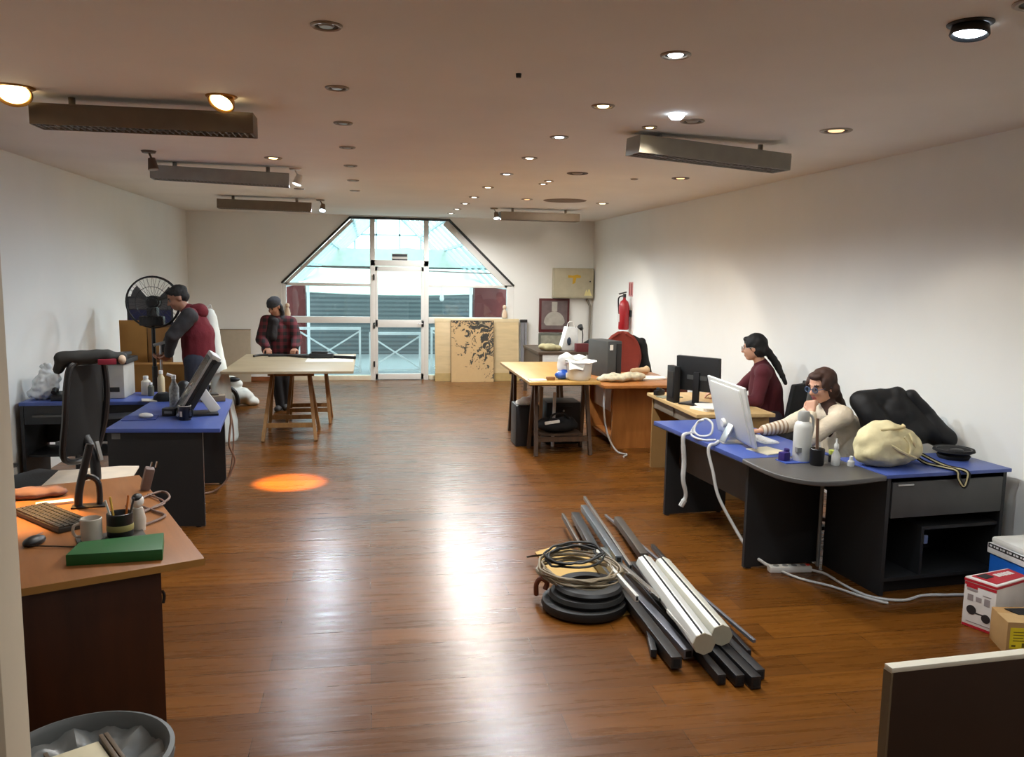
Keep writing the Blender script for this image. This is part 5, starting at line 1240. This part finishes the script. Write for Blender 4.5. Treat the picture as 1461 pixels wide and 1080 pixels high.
o = MB().tube([(.95, 4.52, .03), (.945, 4.50, .10), (.965, 4.48, .14), (1.0, 4.47, .12), (.99, 4.47, .08)], .015, 8, smooth=5).build('plug_lead', M('plug_rust', (120, 70, 50), .5)); tag(o, 'rust brown plug end at the outer edge of the cable coil', 'plug')
o = MB().beam((1.02, 5.16, .03), (1.10, 4.86, .15), .012, .012).build('thin_rod', dark_steel); tag(o, 'short dark rod poking up beyond the tan cable coil', 'rod')
hollow_shade = M('hollow_shade', (18, 18, 18), .8)  # near-black standing for the shade in rail ends and tube slots
GT = 'tubes and rails of the bundle on the floor'
def rod(p0, p1, w, h, mat, label, kind='rail', up=(0, 0, 1), hollow=True):
    t = T('metal_rail' if kind == 'rail' else kind, label, 'rail', p0, group=GT)
    d = Vector(p1)-Vector(p0)
    MB().beam((0, 0, 0), d, w, h, up).build('profile', mat, t, bevel=.003)
    if hollow:
        n = d.normalized()
        MB().beam(-n*.001, n*.002, w*.6, h*.6, up).build('open_end_shade', hollow_shade, t)
    return t
def octo(p0, p1, r, mat, label):
    t = T('octagonal_tube', label, 'tube', p0, group='pale octagonal tubes')
    d = Vector(p1)-Vector(p0); n = d.normalized()
    MB().cyl((0, 0, 0), d, r, seg=8).build('tube', mat, t, bevel=.003)
    MB().cyl(-n*.008, n*.004, r*.98, seg=8).build('end_cap', M('cap_putty', (172, 164, 142), .5), t)
    a = n.orthogonal().normalized(); up = Vector((0, 0, 1))-n*n.z; up.normalize(); sd = n.cross(up)
    MB().beam(up*r*.93-sd*.012, d+up*r*.93-sd*.012, .008, .006).build('slot', hollow_shade, t)
    return t
white_tube = M('tube_white', (214, 214, 208), .3, var=.03, scale=3); white_tube2 = M('tube_cream', (206, 204, 190), .35, var=.04, scale=3)
alu = M('aluminium', (176, 176, 172), .28, .85); alub = M('aluminium_blue', (140, 150, 158), .3, .8); blk = M('rail_black', (30, 30, 32), .4)
octo((1.572, 3.56, .135), (1.65, 4.66, .135), .056, white_tube, 'white octagonal tube with a dark slot on top of the bundle')
octo((1.712, 3.67, .12), (1.775, 4.68, .11), .056, white_tube2, 'cream octagonal tube beside the slotted white one, towards the cabinet')
rod((1.905, 3.70, .06), (1.80, 6.02, .03), .018, .018, M('rail_grey'), 'thin grey rod poking past the cream tube at both ends', hollow=False)
rod((1.86, 3.66, .02), (1.93, 5.3, .02), .022, .03, blk, 'thin black rod under the cream octagonal tube')
for p0, p1, w, h, m_, lab in (
    ((1.74, 3.34, .035), (1.70, 4.9, .035), .05, .06, blk, 'black rail sticking out farthest towards the viewer'),
    ((1.675, 3.37, .035), (1.66, 4.9, .035), .045, .055, blk, 'black rail second from the front of the bundle'),
    ((1.60, 3.40, .03), (1.60, 4.8, .03), .04, .05, blk, 'black rail third from the front of the bundle'),
    ((1.80, 3.42, .03), (1.76, 4.9, .03), .045, .05, M('rail_black2', (40, 40, 42), .45), 'black rail next to the thin black rod'),
    ((1.44, 3.56, .045), (1.44, 5.0, .06), .055, .06, M('rail_graphite', (58, 58, 58), .35, .4), 'graphite box rail on the coil side of the bundle with an open end'),
    ((1.54, 3.66, .035), (1.50, 5.0, .04), .05, .05, M('rail_grey'), 'grey box rail between the graphite rail and the white tube'),
    ((1.375, 3.70, .03), (1.47, 4.10, .03), .03, .04, blk, 'slim black rail at the coil edge of the bundle'),
    ((1.53, 3.60, .14), (1.545, 3.98, .125), .012, .02, white_tube, 'short white strip lying over the graphite rail'),
    ((1.40, 4.05, .17), (1.40, 4.86, .15), .020, .035, white_tube, 'white narrow strip on the coil side of the bundle'),
    ((1.56, 4.12, .13), (1.48, 5.0, .12), .03, .02, alu, 'bright aluminium strip lying beside the narrow white one'),
    ((1.45, 5.0, .075), (1.54, 5.95, .06), .06, .05, M('rail_graphite'), 'dark graphite rail pointing at the pale trestle board end'),
    ((1.50, 4.70, .15), (1.60, 5.93, .12), .045, .05, alub, 'bluish aluminium rail shining beside the dark graphite rail'),
    ((1.56, 4.65, .12), (1.70, 6.28, .10), .02, .03, alu, 'long thin aluminium rail reaching farthest from the viewer'),
    ((1.75, 4.95, .07), (1.83, 5.80, .06), .055, .05, M('rail_taupe', (90, 84, 76), .4, .4), 'taupe box rail beyond the far end of the white tubes'),
    ((1.36, 5.05, .10), (1.42, 5.85, .09), .02, .04, M('rail_taupe'), 'slim taupe strip pointing away beside the cable coil'),
    ):
    rod(p0, p1, w, h, m_, lab)
o = MB().tube([(1.44, 4.5, .16), (1.47, 4.3, .19), (1.5, 4.15, .17), (1.52, 4.2, .15), (1.48, 4.45, .16)], .006, 7, smooth=6).build('wire_hook', chrome); tag(o, 'bent chrome wire resting on the bundle', 'wire')

# ------------------------------------------------------------------ people
skin = M('skin', (206, 156, 128), .55, var=.04, scale=14)
skin_darker = M('skin_brown', (150, 104, 80), .55, var=.04, scale=14)  # browner skin tone of the two standing figures
lip = M('lip', (168, 92, 84), .45); eye_m = M('eye_dark', (34, 26, 24), .25); brow_m = M('brow_dark', (54, 36, 28), .8)
hair_brown = M('hair_brown', (62, 38, 28), .7, var=.25, scale=30, stretch=(1, 1, .2)); hair_black = M('hair_black', (20, 17, 17), .72, var=.3, scale=30, stretch=(1, 1, .2))

def head_frame(c, fwd, pitch=0., roll=0.):
    f = Vector((fwd[0], fwd[1], 0)).normalized(); l = Vector((-f.y, f.x, 0)); u = Vector((0, 0, 1))
    m = Matrix((f, l, u)).transposed().to_4x4(); m.translation = c
    return m @ Euler((R(roll), R(pitch), 0)).to_matrix().to_4x4()      # +pitch looks down

def head_parts(m, s=1.):
    q = lambda x, y, z: m @ Vector((x*s, y*s, z*s))
    E = lambda c, r, rot=(0, 0, 0): eli(tuple(v*s for v in c), tuple(v*s for v in r), rot, m)
    ps = [E((-.015, 0, .030), (.098, .077, .085)), E((.022, 0, -.025), (.068, .063, .088)), E((.040, 0, -.088), (.040, .042, .026)), E((-.01, 0, -.05), (.06, .058, .05)),
          E((.072, 0, .026), (.018, .052, .012)), E((.06, .034, -.03), (.025, .022, .022)), E((.06, -.034, -.03), (.025, .022, .022)),
          cap(q(.084, 0, .012), q(.106, 0, -.026), .008*s, .013*s), E((.098, .011, -.032), (.010, .008, .008)), E((.098, -.011, -.032), (.010, .008, .008)),
          E((.083, 0, -.060), (.010, .024, .006)), E((.080, 0, -.071), (.010, .019, .007))]
    for y in (.076, -.076): ps.append(E((-.012, y, -.008), (.020, .008, .031), (0, .15, 0)))
    return ps

def head_paint(m, s=1.):
    q = lambda x, y, z: tuple(m @ Vector((x*s, y*s, z*s)))
    return [(q(.082, .031, .004), .0125*s, 2), (q(.082, -.031, .004), .0125*s, 2), (q(.09, 0, -.065), .017*s, 1), (q(.088, .012, -.065), .012*s, 1), (q(.088, -.012, -.065), .012*s, 1),
            (q(.083, .034, .028), .011*s, 3), (q(.079, .046, .026), .009*s, 3), (q(.083, -.034, .028), .011*s, 3), (q(.079, -.046, .026), .009*s, 3), (q(.087, .022, .027), .008*s, 3), (q(.087, -.022, .027), .008*s, 3)]

def hand_parts(wrist, d, palm_n, curl=.5, side=1, s=1.):
    """palm, four jointed fingers of different lengths, and a thumb leaving the side of the palm"""
    d = Vector(d).normalized(); n = Vector(palm_n); n = (n-d*n.dot(d)).normalized(); x = d.cross(n)*side
    w = Vector(wrist); ps = []
    for k in range(4):
        o = (k-1.5)*.019*s
        ps.append(cap(w+d*.015*s+x*o*.7, w+d*.082*s+x*o, .014*s, .012*s))
    L = (.070, .080, .075, .058)
    for k in range(4):
        o = (k-1.5)*.0195*s; p = w+d*.084*s+x*o; a = curl*.25; l = L[k]*s
        for j, f in enumerate((.45, .31, .24)):
            a += curl*(.75+.08*k)
            v = d*math.cos(a)+n*math.sin(a)+x*(k-1.5)*.05
            p2 = p+v*l*f; ps.append(cap(p, p2, (.0095-.0006*j)*s, (.0090-.0008*j)*s)); p = p2
    p = w+d*.028*s-x*.030*s
    for j, (v, l) in enumerate(((d*.6-x*.7+n*.35, .036), (d*.85-x*.25+n*.55, .032), (d*.8+n*.7+x*.1, .026))):
        p2 = p+v.normalized()*l*s; ps.append(cap(p, p2, (.0125-.0012*j)*s, (.0115-.0012*j)*s)); p = p2
    return ps

def limb(pts, rs): return chain([Vector(p) for p in pts], rs)

# --- woman with glasses, cream sweater, at the blue desk
O = Vector((3.30, 5.32, 0))
def lw(*p): return Vector(p)-O
W = T('person', 'seated woman in glasses and a cream sweater resting her chin on her hand', 'person', O)
hm = head_frame(lw(3.118, 5.285, 1.130), (-.95, -.30), 12, 0)
shN, elN, wrN = lw(3.20, 5.13, .945), lw(2.93, 5.10, .792), lw(2.985, 5.165, .965)
shF, elF, wrF = lw(3.22, 5.47, .94), lw(3.02, 5.56, .80), lw(2.80, 5.50, .778)
neck0, neck1 = lw(3.20, 5.305, .975), lw(3.145, 5.29, 1.075)
handN = hand_parts(wrN, (.06, .18, .55), (.6, .3, -.3), 1.35, -1, .95)
handF = hand_parts(wrF, (-1, -.1, .0), (0, 0, -1), .35, 1, .95)
torso = [cap(lw(3.36, 5.32, .60), lw(3.31, 5.31, .80), .135, .125), cap(lw(3.31, 5.31, .80), lw(3.23, 5.305, .93), .125, .09), cap(shN, shF, .062, .062)]
body = head_parts(hm, .98)+[cap(neck0, neck1, .052, .047)]+limb((shN, elN, wrN), (.045, .036, .025))+limb((shF, elF, wrF), (.045, .036, .025))+handN+handF+torso
hipL, hipR = lw(3.36, 5.23, .565), lw(3.36, 5.41, .565)
legs = limb((hipL, lw(2.96, 5.21, .545), lw(3.02, 5.2, .12)), (.078, .055, .038))+limb((hipR, lw(2.97, 5.43, .545), lw(3.05, 5.44, .12)), (.078, .055, .038))
feet = [cap(lw(3.02, 5.2, .06), lw(2.90, 5.2, .04), .042, .034), cap(lw(3.05, 5.44, .06), lw(2.93, 5.44, .04), .042, .034)]
B = blob('body', body+legs+feet, [skin, lip, eye_m, brow_m], W, .0062, 3, paint=head_paint(hm, .98))
sw = M('sweater_cream', (222, 208, 184), .9, bump=.35, bscale=70)
sleeve = [cap(shN, elN, .066, .056), cap(elN, wrN-(wrN-elN)*.12, .054, .040), cap(shF, elF, .066, .056)]
sweater = blob('sweater', [cap(lw(3.36, 5.32, .60), lw(3.31, 5.31, .80), .158, .150), cap(lw(3.31, 5.31, .80), lw(3.22, 5.305, .935), .148, .100), cap(shN, shF, .075, .075), cap(lw(3.21, 5.305, .965), lw(3.185, 5.30, 1.0), .075, .064)]+sleeve, sw, W, .010, 4, .006, 16)
blob('striped_sleeve', [cap(elF, wrF-(wrF-elF)*.10, .055, .041)], banded('sleeve_stripes', (226, 214, 196), (168, 140, 112), 9, 'X', .9, .62, .1), sweater, .008, 2)
blob('trousers', limb((hipL, lw(2.96, 5.21, .545), lw(3.02, 5.2, .13)), (.095, .07, .052))+limb((hipR, lw(2.97, 5.43, .545), lw(3.05, 5.44, .13)), (.095, .07, .052))+[cap(lw(3.36, 5.26, .59), lw(3.36, 5.38, .59), .12)], M('trousers_dark', (44, 46, 54), .85), W, .012, 3)
H = lambda c, r, rot=(0, 0, 0): eli(c, r, rot, hm)
q = lambda x, y, z: hm @ Vector((x, y, z))
blob('hair', [H((-.030, 0, .045), (.098, .088, .085)), H((-.045, 0, -.01), (.075, .087, .085)), H((.045, .0, .088), (.045, .06, .025)), H((.02, .072, .03), (.05, .018, .05)), H((.02, -.072, .03), (.05, .018, .05)),
    cap(q(-.05, -.07, -.02), lw(3.205, 5.175, .93), .040, .032), cap(lw(3.205, 5.175, .93), lw(3.12, 5.15, .815), .032, .02), cap(q(-.05, .07, -.02), lw(3.25, 5.41, .92), .040, .03), cap(q(-.08, 0, -.03), lw(3.30, 5.30, .94), .06, .045), cap(q(-.03, -.078, -.03), lw(3.17, 5.17, .90), .03, .03)],
    hair_brown, W, .009, 3, .006, 30)
gl = MB()
for s in (-1, 1):
    gl.torus((.098, s*.033, .0), .024, .0028, (0, R(90), 0), 20, 6, (.8, 1, 1))
    gl.tube([(.096, s*.056, .004), (.05, s*.078, .006), (-.01, s*.083, .004)], .0024, 6)
gl.tube([(.10, -.010, .004), (.104, 0, .007), (.10, .010, .004)], .0024, 6)
g = gl.build('glasses', M('glasses_blue', (70, 90, 122), .3), W); g.matrix_parent_inverse = Matrix(); g.matrix_local = hm.copy()
ls = MB()
for s in (-1, 1): ls.cyl((.097, s*.033, 0), (.099, s*.033, 0), .022, seg=16)
l = ls.build('lenses', glassy('lens', (214, 230, 244), .12), g)

# --- woman in maroon, seated with her back partly turned
O = Vector((3.60, 7.02, 0))
W = T('person', 'seated woman in a maroon sweater with long black tied hair facing away', 'person', O)
hm = head_frame(lw(3.455, 7.03, 1.245), (-.80, .60), 8)
shL, elL, wrL = lw(3.47, 6.85, 1.03), lw(3.40, 6.80, .785), lw(3.22, 6.90, .79)
shR, elR, wrR = lw(3.63, 7.18, 1.03), lw(3.46, 7.33, .80), lw(3.25, 7.30, .79)
neck0, neck1 = lw(3.54, 7.02, 1.06), lw(3.485, 7.02, 1.19)
torso = [cap(lw(3.62, 7.02, .60), lw(3.585, 7.02, .85), .13, .135), cap(lw(3.585, 7.02, .85), lw(3.55, 7.02, 1.0), .135, .10), cap(shL, shR, .065, .065)]
hipL, hipR = lw(3.60, 6.93, .565), lw(3.64, 7.10, .565)
l1 = ((hipL, lw(3.24, 7.06, .55), lw(3.27, 7.06, .12)), (hipR, lw(3.28, 7.28, .55), lw(3.32, 7.27, .12)))
B = blob('body', head_parts(hm)+[cap(neck0, neck1, .054, .05)]+limb((shL, elL, wrL), (.046, .036, .026))+limb((shR, elR, wrR), (.046, .036, .026))+hand_parts(wrL, (-1, .3, -.05), (0, 0, -1), .5, 1)+hand_parts(wrR, (-1, .2, -.05), (0, 0, -1), .5, -1)+torso
    +limb(l1[0], (.08, .056, .04))+limb(l1[1], (.08, .056, .04))+[cap(lw(3.27, 7.06, .06), lw(3.16, 7.1, .04), .042, .034), cap(lw(3.32, 7.27, .06), lw(3.2, 7.31, .04), .042, .034)], [skin, lip, eye_m, brow_m], W, .0075, 3, paint=head_paint(hm))
blob('sweater', [cap(lw(3.62, 7.02, .58), lw(3.585, 7.02, .85), .155, .155), cap(lw(3.585, 7.02, .85), lw(3.55, 7.02, 1.0), .155, .115), cap(shL, shR, .078, .078), cap(lw(3.545, 7.02, 1.06), lw(3.525, 7.02, 1.10), .078, .064),
    cap(shL, elL, .07, .058), cap(elL, wrL-(wrL-elL)*.1, .056, .042), cap(shR, elR, .07, .058), cap(elR, wrR-(wrR-elR)*.1, .056, .042)], M('sweater_maroon', (82, 24, 34), .9, bump=.25, bscale=60), W, .011, 4, .006, 14)
blob('trousers', limb(l1[0], (.095, .07, .052))+limb(l1[1], (.095, .07, .052))+[cap(hipL+Vector((0, 0, .02)), hipR+Vector((0, 0, .02)), .12)], M('trousers_violet', (52, 44, 56), .85), W, .013, 3)
H = lambda c, r, rot=(0, 0, 0): eli(c, r, rot, hm)
q = lambda x, y, z: hm @ Vector((x, y, z))
blob('hair', [H((-.025, 0, .040), (.105, .090, .092)), H((-.05, 0, -.02), (.07, .082, .08)), H((.05, 0, .085), (.035, .055, .02)), cap(q(-.105, 0, -.02), lw(3.66, 6.98, 1.10), .035, .036), cap(lw(3.66, 6.98, 1.10), lw(3.735, 6.93, .93), .036, .018)], hair_black, W, .009, 3, .006, 30)
g = MB().torus((-.118, 0, -.02), .026, .008, (0, R(90), 0), 16, 6).build('hair_tie', M('tie_dark', (50, 20, 30), .7), W); g.matrix_local = hm.copy()
gl = MB()
for s in (-1, 1):
    gl.torus((.098, s*.033, .0), .022, .0025, (0, R(90), 0), 18, 6)
    gl.tube([(.096, s*.054, .004), (.05, s*.078, .006), (-.01, s*.083, .004)], .0024, 6)
g = gl.build('glasses', silver, W); g.matrix_local = hm.copy()

# --- woman in plaid standing behind the pale trestle board
O = Vector((-1.18, 11.38, 0))
W = T('person', 'standing woman in a maroon plaid coat and dark beanie looking down at the pale board', 'person', O)
hm = head_frame(lw(-1.235, 11.34, 1.395), (-.55, -.83), 26)
shR_, shL_ = lw(-1.335, 11.36, 1.20), lw(-1.03, 11.36, 1.19)
elR_, wrR_ = lw(-1.40, 11.26, .97), lw(-1.30, 11.08, .865)
elL_, wrL_ = lw(-.945, 11.28, .97), lw(-.955, 11.06, .862)
torso = [cap(lw(-1.18, 11.40, .80), lw(-1.18, 11.39, 1.05), .13, .13), cap(lw(-1.18, 11.39, 1.05), lw(-1.19, 11.38, 1.17), .13, .10), cap(shR_, shL_, .062, .062)]
lg = ((lw(-1.25, 11.40, .76), lw(-1.225, 11.36, .42), lw(-1.19, 11.38, .08)), (lw(-1.11, 11.42, .76), lw(-1.12, 11.42, .42), lw(-1.13, 11.48, .08)))
blob('body', head_parts(hm, .98)+[cap(lw(-1.19, 11.38, 1.21), lw(-1.21, 11.36, 1.32), .052, .048)]+limb((shR_, elR_, wrR_), (.045, .036, .025))+limb((shL_, elL_, wrL_), (.045, .036, .025))+hand_parts(wrR_, (.3, -1, -.25), (0, 0, -1), .7, 1)+hand_parts(wrL_, (-.2, -1, -.25), (0, 0, -1), .7, -1)+torso
    +limb(lg[0], (.08, .055, .04))+limb(lg[1], (.08, .055, .04)), [skin_darker, lip, eye_m, brow_m], W, .0085, 3, paint=head_paint(hm, .98))
blob('plaid_coat', [cap(lw(-1.18, 11.40, .84), lw(-1.18, 11.39, 1.05), .20, .175), cap(lw(-1.18, 11.39, 1.05), lw(-1.19, 11.38, 1.18), .165, .12), cap(lw(-1.29, 11.4, .84), lw(-1.30, 11.38, 1.1), .13, .10), cap(lw(-1.06, 11.4, .84), lw(-1.08, 11.38, 1.1), .13, .10), cap(shR_, shL_, .088, .088),
    cap(shR_, elR_, .085, .075), cap(elR_, wrR_-(wrR_-elR_)*.12, .072, .055), cap(shL_, elL_, .085, .075), cap(elL_, wrL_-(wrL_-elL_)*.12, .072, .055)], plaid('plaid_maroon', (18, 14, 16), (88, 20, 30), 3.6), W, .013, 4, .008, 10)
blob('scarf', [cap(lw(-1.27, 11.35, 1.22), lw(-1.13, 11.36, 1.22), .07, .07), cap(lw(-1.22, 11.28, 1.2), lw(-1.24, 11.22, 1.0), .055, .05), cap(lw(-1.26, 11.3, 1.22), lw(-1.32, 11.24, .92), .05, .05)], M('scarf_dark', (30, 26, 28), .9, bump=.3), W, .011, 3, .008, 16)
blob('trousers', limb(lg[0], (.098, .07, .058))+limb(lg[1], (.098, .07, .058)), M('trousers_black', (22, 23, 28), .85), W, .013, 3)
for p, d in ((lw(-1.19, 11.38, .0), (-.03, -.10)), (lw(-1.13, 11.48, .0), (.01, -.11))):
    blob('shoe', [cap(p+Vector((0, .04, .045)), p+Vector((d[0], d[1], .035)), .045, .04), cap(p+Vector((0, .02, .09)), p+Vector((0, .02, .05)), .045, .05)], M('shoe_grey', (70, 68, 68), .7), W, .01, 2)
H = lambda c, r, rot=(0, 0, 0): eli(c, r, rot, hm)
q = lambda x, y, z: hm @ Vector((x, y, z))
blob('hair', [H((-.05, 0, -.02), (.06, .082, .075)), cap(q(-.04, .075, -.01), q(-.01, .085, -.16), .03, .025), cap(q(-.04, -.075, -.01), q(-.01, -.085, -.16), .03, .025)], hair_black, W, .009, 3, .006, 30)
blob('beanie', [H((-.018, 0, .055), (.106, .090, .080)), H((-.01, 0, .035), (.108, .092, .03))], banded('beanie_knit', (34, 34, 38), (54, 54, 58), 18, 'Z', .95), W, .009, 3, .002, 40)

# --- man in the maroon hoodie by the fan
O = Vector((-1.80, 9.0, 0))
W = T('person', 'standing man in a maroon hoodie with dark grey sleeves beside the fan', 'person', O)
hm = head_frame(lw(-1.94, 9.0, 1.575), (-.95, -.25), 24)
shN, elN, wrN = lw(-1.79, 8.82, 1.40), lw(-1.95, 8.77, 1.20), lw(-2.02, 8.88, 1.00)
shF, elF, wrF = lw(-1.85, 9.18, 1.40), lw(-2.02, 9.16, 1.2), lw(-2.10, 9.02, 1.02)
torso = [cap(lw(-1.75, 9.0, .93), lw(-1.76, 9.0, 1.2), .14, .145), cap(lw(-1.76, 9.0, 1.2), lw(-1.80, 9.0, 1.36), .145, .11), cap(shN, shF, .07, .07)]
lg = ((lw(-1.77, 8.91, .90), lw(-1.80, 8.90, .48), lw(-1.76, 8.90, .09)), (lw(-1.75, 9.09, .90), lw(-1.77, 9.10, .48), lw(-1.72, 9.12, .09)))
blob('body', head_parts(hm, 1.03)+[cap(lw(-1.83, 9.0, 1.42), lw(-1.90, 9.0, 1.51), .06, .055)]+limb((shN, elN, wrN), (.05, .042, .03))+limb((shF, elF, wrF), (.05, .042, .03))+hand_parts(wrN, (-.6, .4, -.5), (-.3, .6, .3), .9, -1, 1.05)+hand_parts(wrF, (-.5, -.4, -.6), (-.3, -.6, .3), .9, 1, 1.05)+torso
    +limb(lg[0], (.088, .06, .045))+limb(lg[1], (.088, .06, .045)), [skin_darker, lip, eye_m, brow_m], W, .0085, 3, paint=head_paint(hm, 1.03))
hood = M('hoodie_maroon', (96, 18, 30), .9, bump=.25, bscale=50); slv = M('sleeve_charcoal', (46, 44, 46), .85, bump=.2, bscale=50)
hd = blob('hoodie', [cap(lw(-1.75, 9.0, .94), lw(-1.75, 9.0, 1.2), .165, .17), cap(lw(-1.75, 9.0, 1.2), lw(-1.79, 9.0, 1.36), .17, .13), cap(shN, shF, .088, .088), cap(lw(-1.82, 9.0, 1.42), lw(-1.84, 9.0, 1.45), .085, .075)], hood, W, .012, 4, .008, 11)
blob('hood', [eli(lw(-1.72, 9.0, 1.45), (.085, .11, .075), (0, .5, 0)), eli(lw(-1.76, 9.0, 1.47), (.08, .10, .05))], hood, hd, .011, 4, .008, 14)
blob('sleeve', [cap(shN+Vector((0, -.01, 0)), elN, .088, .07), cap(elN, wrN-(wrN-elN)*.1, .068, .05)], slv, hd, .011, 3, .008, 14)
blob('sleeve', [cap(shF, elF, .086, .07), cap(elF, wrF-(wrF-elF)*.1, .068, .05)], slv, hd, .011, 3, .008, 14)
blob('jeans', limb(lg[0], (.11, .078, .062))+limb(lg[1], (.11, .078, .062))+[cap(lw(-1.76, 8.93, .92), lw(-1.75, 9.07, .92), .13)], M('jeans_dark', (38, 42, 56), .85, bump=.2), W, .013, 3)
for y in (8.90, 9.12):
    x = -1.76 if y < 9 else -1.72
    blob('shoe', [cap(lw(x+.04, y, .05), lw(x-.13, y-.01, .04), .05, .042), cap(lw(x, y, .09), lw(x, y, .06), .05, .055)], M('shoe_black', (26, 26, 28), .6), W, .01, 2)
H = lambda c, r, rot=(0, 0, 0): eli(c, r, rot, hm)
blob('hair', [H((-.028, 0, .050), (.102, .088, .082)), H((-.06, 0, .0), (.062, .080, .07)), H((.04, 0, .092), (.045, .06, .02))], hair_black, W, .009, 3, .005, 40)
t = T('hand_tool', 'pale metal hand tool held by the man in the maroon hoodie', 'tool', O+lw(-2.115, 8.97, .94))
MB().cyl((0, 0, -.10), (0, 0, .17), .012).rbox((0, 0, .17), (.14, .03, .03), (0, R(-14), R(10))).build('tool_bar', silver, t, bevel=.003)
MB().cyl((0, 0, -.22), (0, 0, -.10), .018).build('grip', M('grip_red', (120, 30, 30), .6), t)

# ------------------------------------------------------------------ daylight
w = bpy.data.worlds.new('sky'); SC.world = w; w.use_nodes = True
nt = w.node_tree; L = nt.links.new
bg = nt.nodes['Background']
tc = nt.nodes.new('ShaderNodeTexCoord'); nz = nt.nodes.new('ShaderNodeTexNoise'); nz.inputs['Scale'].default_value = 5; nz.inputs['Detail'].default_value = 6
L(tc.outputs['Generated'], nz.inputs['Vector'])
rp = nt.nodes.new('ShaderNodeValToRGB')
rp.color_ramp.elements[0].position = .38; rp.color_ramp.elements[1].position = .6
rp.color_ramp.elements[0].color = lin((196, 226, 244))+(1,); rp.color_ramp.elements[1].color = lin((250, 252, 252))+(1,)
L(nz.outputs['Fac'], rp.inputs[0]); L(rp.outputs[0], bg.inputs['Color'])
bg.inputs['Strength'].default_value = 4.2

sl = bpy.data.lights.new('added_sun', 'SUN'); sl.energy = 6; sl.angle = R(40); sl.color = (1, .98, .94)  # soft sun added to brighten the arcade under the overcast sky
so = bpy.data.objects.new('added_sun', sl); COL.objects.link(so); so.rotation_euler = (R(25), R(6), 0); so.location = (0, 16, 30)
bpy.data.scenes.remove(TMP)
vs = SC.view_settings
vs.view_transform = 'Standard'; vs.look = 'None'; vs.gamma = 1; vs.use_curve_mapping = False
vs.exposure = 0.0
SC.cycles.max_bounces = 8; SC.cycles.diffuse_bounces = 4; SC.cycles.glossy_bounces = 4; SC.cycles.transmission_bounces = 6; SC.cycles.transparent_max_bounces = 16
SC.cycles.use_denoising = True
SC.cycles.sample_clamp_indirect = 6
SC.cycles.caustics_reflective = False; SC.cycles.caustics_refractive = False
